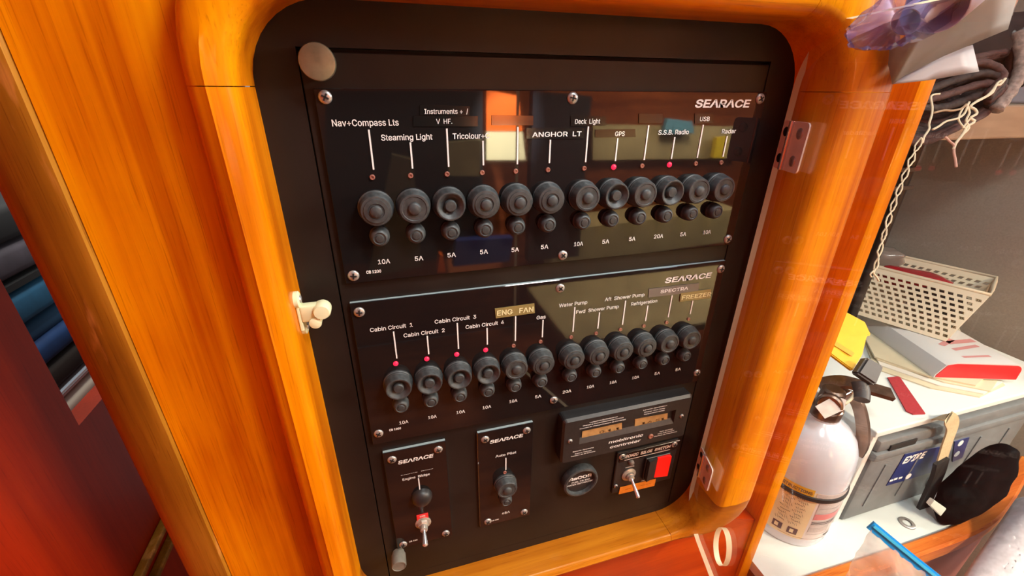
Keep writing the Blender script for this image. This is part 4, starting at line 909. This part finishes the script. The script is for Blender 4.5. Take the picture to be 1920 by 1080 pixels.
for ph in (0, math.pi):
    px = []
    for k in range(N * 4 + 1):
        t = k / (N * 4); u = 1728 - 87 * t - 8 * math.sin(t * 3.1); v = 258 + 247 * t; am = 5.5 * (1 - .4 * t)
        px.append((u + am * math.sin(t * N * math.pi * .55 + ph), v))
    string(px, Ds + .004 * (ph > 0), .0010, cream_s, .8, 2)
string([(1641, 504), (1638, 512), (1644, 520), (1648, 527)], Ds, .0012, cream_s); string([(1638, 508), (1632, 514), (1634, 520)], Ds, .0010, cream_s)
string([(1884, 148), (1876, 158), (1868, 162), (1860, 175), (1845, 184), (1828, 192), (1820, 200), (1828, 206), (1830, 214), (1820, 222), (1826, 228), (1812, 238), (1806, 252), (1792, 268), (1788, 280)], Ds, .0017, cream_s, 1)
string([(1878, 150), (1870, 156), (1862, 168), (1850, 180), (1832, 190)], Ds, .0014, cream_s, 1)
string([(1748, 244), (1760, 236), (1775, 228), (1795, 222), (1808, 212), (1815, 198), (1818, 192)], Ds, .0014, cream_s, 1)
string([(1750, 211), (1770, 208), (1785, 207), (1803, 203), (1812, 196)], Ds, .0015, mat('tan_string', (.45, .30, .18), .8), 1)
string([(1806, 204), (1800, 215), (1797, 225), (1803, 235), (1812, 244), (1806, 252)], Ds, .0012, cream_s, 1)
string([(1812, 196), (1817, 210), (1812, 225), (1818, 240), (1808, 250)], Ds, .0014, cream_s, 1.5); string([(1828, 226), (1820, 222), (1812, 232), (1804, 240)], Ds, .0012, cream_s, 1)
string([(1772, 256), (1780, 265), (1788, 272), (1788, 285), (1791, 300), (1793, 314)], Ds, .0016, pink_s, .6); string([(1800, 258), (1793, 268), (1788, 274)], Ds, .0016, pink_s, .5)
# ------------------------------------------------------------------ papers top right
pw = mat('shade_darkened_paper', (.24, .215, .195), .55, noise=.05, scale=20); pb = mat('bluish_paper', (.62, .64, .86), .5, noise=.04, scale=10)  # first paper: shade on the hanging sheet is put into its colour
def sheet(px, m, label, name='paper_sheet', group=None, th=.0007):
    P = [at(u, v, d=d) for u, v, d in px]; bm = BM(); a = [bm.verts.new(q) for q in P]; f = bm.faces.new(a)
    bmesh.ops.triangulate(bm, faces=[f]); bmesh.ops.subdivide_edges(bm, edges=bm.edges[:], cuts=2, use_grid_fill=True)
    o = link(name, bm, m, None, True); md = o.modifiers.new('s', 'SOLIDIFY'); md.thickness = th; tag(o, label, 'paper', group); return o
sheet([(1668, 88, .340), (1665, 120, .348), (1673, 157, .356), (1700, 140, .356), (1770, 105, .355), (1890, 55, .352), (1906, 0, .33), (1915, -60, .30), (1780, -40, .290), (1740, 40, .318)], pw, 'larger shade-darkened grey paper sheet hanging below the clear bag')
sheet([(1673, 158, .3575), (1745, 150, .362), (1836, 134, .368), (1824, 84, .358), (1780, 96, .3575), (1700, 140, .3575)], mat('shade_darkened_mauve_paper', (.36, .32, .33), .55), 'shade-darkened mauve folded paper flap with bright edge, under the grey sheet')  # flap colour also darkened to carry its shade
P = [at(1822, 82, d=.540), at(1830, 110, d=.538), at(1836, 134, d=.536)]; 
# rolled papers inside a clear bag
def roll(c0, c1, r0, turns, m, label, arc=(0, 300)):
    c0, c1 = Vector(c0), Vector(c1); ax = (c1 - c0).normalized(); a = ax.orthogonal().normalized(); b = ax.cross(a); bm = BM(); rows = []
    n = 36
    for k in range(n + 1):
        t = k / n; an = math.radians(arc[0]) + t * math.radians(arc[1] - arc[0]) * turns; r = r0 * (.8 + .2 * t)
        rows.append([bm.verts.new(c + (a * math.cos(an) + b * math.sin(an)) * r) for c in (c0, c0.lerp(c1, .5), c1)])
    for p, q in zip(rows, rows[1:]):
        for i in range(2): bm.faces.new((p[i], p[i + 1], q[i + 1], q[i]))
    o = link('paper_roll', bm, m, None, True); md = o.modifiers.new('s', 'SOLIDIFY'); md.thickness = .0008; tag(o, label, 'paper'); return o
roll(at(1758, 10, d=.285), at(1880, -90, d=.30), .019, 1.6, pb, 'bluish white rolled paper at the top right')
roll(at(1700, 40, d=.290), at(1850, -60, d=.30), .009, 1.4, mat('violet_white_paper', (.50, .48, .62), .5), 'smaller lilac rolled paper inside the clear bag')
bm = BM()
prof = [(1588, 70), (1600, 92), (1630, 94), (1665, 90), (1700, 84), (1740, 68), (1775, 45), (1800, 0), (1810, -40), (1700, -50), (1640, 8), (1600, 48)]
cf = [bm.verts.new(at(u, v, d=.290 + .007 * math.sin(i * 1.3))) for i, (u, v) in enumerate(prof)]; cb = [bm.verts.new(at(u + 4, v - 4, d=.318 + .004 * math.sin(i))) for i, (u, v) in enumerate(prof)]
cen = bm.verts.new(at(1695, 30, d=.272)); cen2 = bm.verts.new(at(1700, 30, d=.322))
nn = len(prof)
for i in range(nn):
    j = (i + 1) % nn; bm.faces.new((cf[i], cf[j], cen)); bm.faces.new((cb[j], cb[i], cen2)); bm.faces.new((cf[i], cb[i], cb[j], cf[j]))
bmesh.ops.subdivide_edges(bm, edges=bm.edges[:], cuts=3, use_grid_fill=True)
for v in bm.verts:
    c = v.co; v.co = c + Vector((math.sin(120 * c.z + 70 * c.x), math.cos(150 * c.x), math.sin(110 * c.x + 130 * c.y))) * .0014 + Vector([random.uniform(-1, 1) for _ in range(3)]) * .0011
bmesh.ops.recalc_face_normals(bm, faces=bm.faces)
violet_film = acrylic('violet_plastic_film', (.72, .72, .90), 1.3, .06, .16, (.22, .20, .55))
tag(link('document_bag', bm, violet_film, None, False), 'crumpled violet tinted clear plastic bag of papers at the top right', 'plastic bag')
# ------------------------------------------------------------------ zip bag, fabric
zp = thing('zip_bag', 'clear plastic zip bag with blue closure at the bottom right', 'plastic bag')
z0 = .585
za, zb = at(1632, 984, d=z0), at(1765, 1092, d=z0 - .02)
bm = BM(); tube(bm, [za, za.lerp(zb, .5) + Vector((0, 0, -.001)), zb], 1, flat=(.0065, .0018, (.5, .1, .8))); link('zip_closure', bm, mat('blue_zip_plastic', (.0, .28, .72), .25), zp, 'auto')
bm = BM(); off = Vector((.3, -.8, .4)).normalized() * .003
tube(bm, [za + off, za.lerp(zb, .5) + off, zb + off], 1, flat=(.0018, .0022, (.5, .1, .8))); link('zip_rib', bm, mat('light_blue_plastic', (.05, .50, .85), .25), zp, 'auto')
bm = BM(); nU, nV = 14, 10; c0, c1 = at(1632, 992, d=z0), at(1755, 1092, d=z0 - .02); b0, b1 = at(1570, 1100, d=z0 + .01), at(1690, 1190, d=z0 - .01)
G = [[None] * (nV + 1) for _ in range(nU + 1)]
for i in range(nU + 1):
    for j in range(nV + 1):
        u, v = i / nU, j / nV; p = c0.lerp(c1, u).lerp(b0.lerp(b1, u), v)
        p += Vector((0, -1, .3)) * .012 * math.sin(math.pi * u) * math.sin(math.pi * min(v * 1.3, 1)) + Vector((random.uniform(-1, 1), random.uniform(-1, 1), random.uniform(-1, 1))) * .0022
        G[i][j] = bm.verts.new(p)
for i in range(nU):
    for j in range(nV): bm.faces.new((G[i][j], G[i + 1][j], G[i + 1][j + 1], G[i][j + 1]))
link('film', bm, clearbag, zp, True)
# fleece cushion
bm = BM(); n_ = 110; A_, B_, C_, D_ = at(1918, 948, d=.76), at(1815, 1100, d=.70), at(1960, 1200, d=.66), at(2060, 940, d=.74)
G = [[None] * (n_ + 1) for _ in range(n_ + 1)]
for i in range(n_ + 1):
    for j in range(n_ + 1):
        u, v = i / n_, j / n_; p = A_.lerp(B_, u).lerp(D_.lerp(C_, u), v); ed = min(u, 1 - u, v, 1 - v)
        p += Vector((-.35, -.45, .8)) * (.035 * min(1, ed * 5) ** .5) + Vector((0, 0, 1)) * .006 * math.sin(v * 9 + u * 3) + Vector((random.uniform(-1, 1), random.uniform(-1, 1), random.uniform(-1, 1))) * .00018
        G[i][j] = bm.verts.new(p)
for i in range(n_):
    for j in range(n_): bm.faces.new((G[i][j], G[i + 1][j], G[i + 1][j + 1], G[i][j + 1]))
bmesh.ops.recalc_face_normals(bm, faces=bm.faces)
cu = link('cushion', bm, mat('grey_white_fleece', (.72, .72, .80), .95, noise=.2, scale=90, bump=.15, spec=0), None, True); md = cu.modifiers.new('s', 'SOLIDIFY'); md.thickness = .012; md.offset = -1
tag(cu, 'grey white fleece cushion in the bottom right corner', 'cushion')

# ------------------------------------------------------------------ left passage
XL = -.50
pl = bpy.data.objects.new('wall_left', None); COL.objects.link(pl); tag(pl, 'deep red wooden partition at the far left', kind='structure')
ye = at(148, 798, X=XL); zs = ye.z
bm = BM(); prism(bm, [(-.9, -1.35), (1.1, -1.35), (1.1, zs), (ye.y, zs), (ye.y, .62), (-.9, .62)], 0, .022, org=(XL - .022, 0, 0), ax=(0, 1, 0), ay=(0, 0, 1)); link('panel', bm, wood_red_v, pl)
for (u0, v0), (u1, v1) in (((310, 1000), (265, 1085)), ((322, 1025), (295, 1090))):
    a = at(u0, v0, X=XL + .012); b = at(u1, v1, X=XL + .012)
    bm = BM(); zc = (a.z + b.z) / 2; box(bm, (XL + .0003, -.05, zc - .004), (XL + .012, .6, zc + .004), .002, 2); link('trim_strip', bm, wood_edge, pl)
blue1 = mat('teal_blue_fabric', (.012, .10, .20), .8, noise=.2, scale=40, bump=.2); blue2 = mat('deep_blue_fabric', (.006, .045, .16), .8, noise=.2, scale=40, bump=.2)
XB = -.72
def left_box(v0, v1, m, name, label, cat, dx=0, u=(60, 140)):
    """an item beyond the passage opening between two picture heights on the plane X = XB"""
    a = at(40 + (v0 - 380) * .33, v0, X=XB + dx); b = at(40 + (v1 - 380) * .33, v1, X=XB + dx)
    bm = BM(); box(bm, (XB + dx - .18, .30, min(a.z, b.z) + .002), (XB + dx, 1.0, max(a.z, b.z)), .012, 3)
    return tag(link(name, bm, m, None, 'auto'), label, cat)
left_box(375, 440, mat('black_fabric', (.008, .008, .008), .8), 'locker_cloth', 'black cloth topmost in the gap left of the bulkhead', 'cloth')
left_box(442, 497, mat('grey_violet_fabric', (.07, .06, .075), .8, noise=.3, scale=30), 'cushion', 'dark grey cushion between the black cloths left of the bulkhead', 'cushion')
left_box(499, 517, MATS['black_fabric'], 'locker_cloth', 'thin black cloth under the grey cushion left of the bulkhead', 'cloth')
left_box(519, 575, blue1, 'cushion', 'teal blue cushion in the gap left of the bulkhead', 'cushion')
left_box(577, 610, mat('mid_blue_fabric', (.010, .055, .12), .8), 'cushion', 'dull blue cushion just below the teal one left of the bulkhead', 'cushion', dx=-.01)
left_box(612, 655, blue2, 'cushion', 'deep blue lowest cushion in the gap left of the bulkhead', 'cushion')
left_box(657, 700, mat('brown_black_fabric', (.02, .014, .010), .8), 'storage_bag', 'brown black bag under the deep blue cushion', 'bag')
left_box(702, 722, chrome, 'metal_rail', 'shiny metal rail above the white panel at left', 'rail')
bench = thing('bench', 'white vinyl bench front with salmon stripe in the gap at left', 'bench')
for v0, v1, m, nm in ((724, 757, mat('white_vinyl', (.70, .64, .52), .5), 'front_board'), (759, 776, mat('salmon_stripe', (.62, .32, .20), .5), 'stripe'), (778, 840, MATS['white_vinyl'], 'front_board')):
    o = left_box(v0, v1, m, nm, 'x', 'x'); del o['label'], o['category']; o.parent = bench
bm = BM(); box(bm, (-1.6, -.9, -1.38), (1.4, 1.1, -1.352)); tag(link('floor', bm, wood_dark), kind='structure')

# ------------------------------------------------------------------ cabin behind the camera, seen only in the glossy plates
def back_box(name, px, Y, depth, m, label, cat, kind=None):
    P = [refl(u, v, Y) for u, v in px]; bm = BM()
    hexa(bm, [(q.x, Y - depth, q.z) for q in P], [(q.x, Y, q.z) for q in P]); o = link(name, bm, m, None)
    if kind: tag(o, kind=kind)
    else: tag(o, label, cat)
    return o
YB = -1.9
bm = BM(); box(bm, (-1.6, YB - .05, -1.35), (3.6, YB, .72)); tag(link('wall_back', bm, wood_dark), kind='structure')
bm = BM(); box(bm, (-1.6, YB, -1.38), (3.6, -.9, -1.352)); tag(link('floor', bm, wood_dark), kind='structure')
tan = mat('olive_tan_panel', (.42, .34, .17), .6, noise=.25, scale=9)
back_box('splashback', [(1112, 300), (1395, 296), (1400, 238), (1112, 234)], YB + .05, .03, tan, 'olive cream galley wall panel behind the viewer', 'panel')
back_box('galley_counter', [(1030, 500), (1372, 452), (1385, 392), (1070, 430)], YB + .30, .25, tan, 'tan galley counter front behind the viewer', 'counter')
back_box('life_jacket', [(912, 246), (980, 246), (972, 180), (912, 168)], YB + .4, .05, mat('orange_vinyl', (1.0, .16, .01), .5), 'orange life jacket hanging behind the viewer', 'life jacket')
back_box('cream_bag', [(912, 300), (985, 300), (980, 247), (912, 247)], YB + .4, .05, mat('cream_canvas', (.95, .82, .45), .6), 'cream canvas bag under the orange life jacket', 'bag')
back_box('dark_panel', [(990, 490), (1085, 480), (1110, 180), (1000, 170)], YB + .45, .05, mat('navy_black_cloth', (.006, .006, .012), .8), 'navy black coat hanging behind the viewer', 'coat')
back_box('dark_panel', [(610, 500), (905, 480), (905, 170), (610, 170)], YB + .45, .05, mat('charcoal_cloth', (.012, .012, .013), .8), 'wide charcoal curtain behind the viewer', 'stand-in')  # added dark panel in place of the figure reflected in the plates
back_box('blue_towel', [(1245, 250), (1302, 250), (1298, 228), (1252, 222)], YB + .10, .03, mat('pale_blue_cloth', (.10, .30, .42), .7), 'pale blue towel behind the viewer', 'towel')
back_box('yellow_bottle', [(1338, 296), (1358, 296), (1366, 256), (1344, 258)], YB + .10, .03, mat('yellow_bottle_plastic', (.70, .50, .02), .4), 'yellow bottle standing behind the viewer', 'bottle')
back_box('tan_drape', [(842, 330), (900, 330), (904, 262), (838, 268)], YB + .52, .04, tan, 'tan cloth hanging before the charcoal panel behind the viewer', 'cloth')
back_box('khaki_bag', [(690, 520), (790, 500), (775, 300), (735, 290)], YB + .56, .05, mat('khaki_canvas', (.16, .12, .06), .8), 'khaki canvas bag hanging behind the viewer', 'bag')
back_box('blue_cushion', [(850, 500), (955, 490), (962, 446), (856, 452)], YB + .50, .05, mat('navy_vinyl', (.03, .05, .22), .6), 'navy blue cushion behind the viewer', 'cushion')
back_box('orange_float', [(820, 512), (836, 510), (831, 480), (825, 478)], YB + .52, .05, MATS['orange_vinyl'], 'small orange float behind the viewer', 'float')
jk = refl(945, 235, YB + .4)
sp = bpy.data.lights.new('jacket_fill_spot', 'SPOT'); sp.energy = 1500; sp.spot_size = math.radians(16); sp.spot_blend = .3; sp.shadow_soft_size = .03
spo = bpy.data.objects.new('jacket_fill_spot', sp); COL.objects.link(spo); spo.location = (jk.x + .1, -.75, .66); spo.rotation_euler = (jk + Vector((0, 0, -.05)) - spo.location).to_track_quat('-Z', 'Y').to_euler()  # added spot that brightens the jacket's reflection in the plates
tb = refl(1010, 690, -1.0); tb2 = refl(1330, 600, -1.0)
bm = BM(); box(bm, (.42, -1.35, -.86), (2.2, -.85, -.82), .01, 2); tag(link('table', bm, tan), 'tan chart table behind the viewer', 'table')
bm = BM(); box(bm, (.5, -1.3, -1.35), (.6, -.9, -.8605)); tag(link('table_support', bm, wood_dark), 'dark wooden support under the tan chart table', 'support')
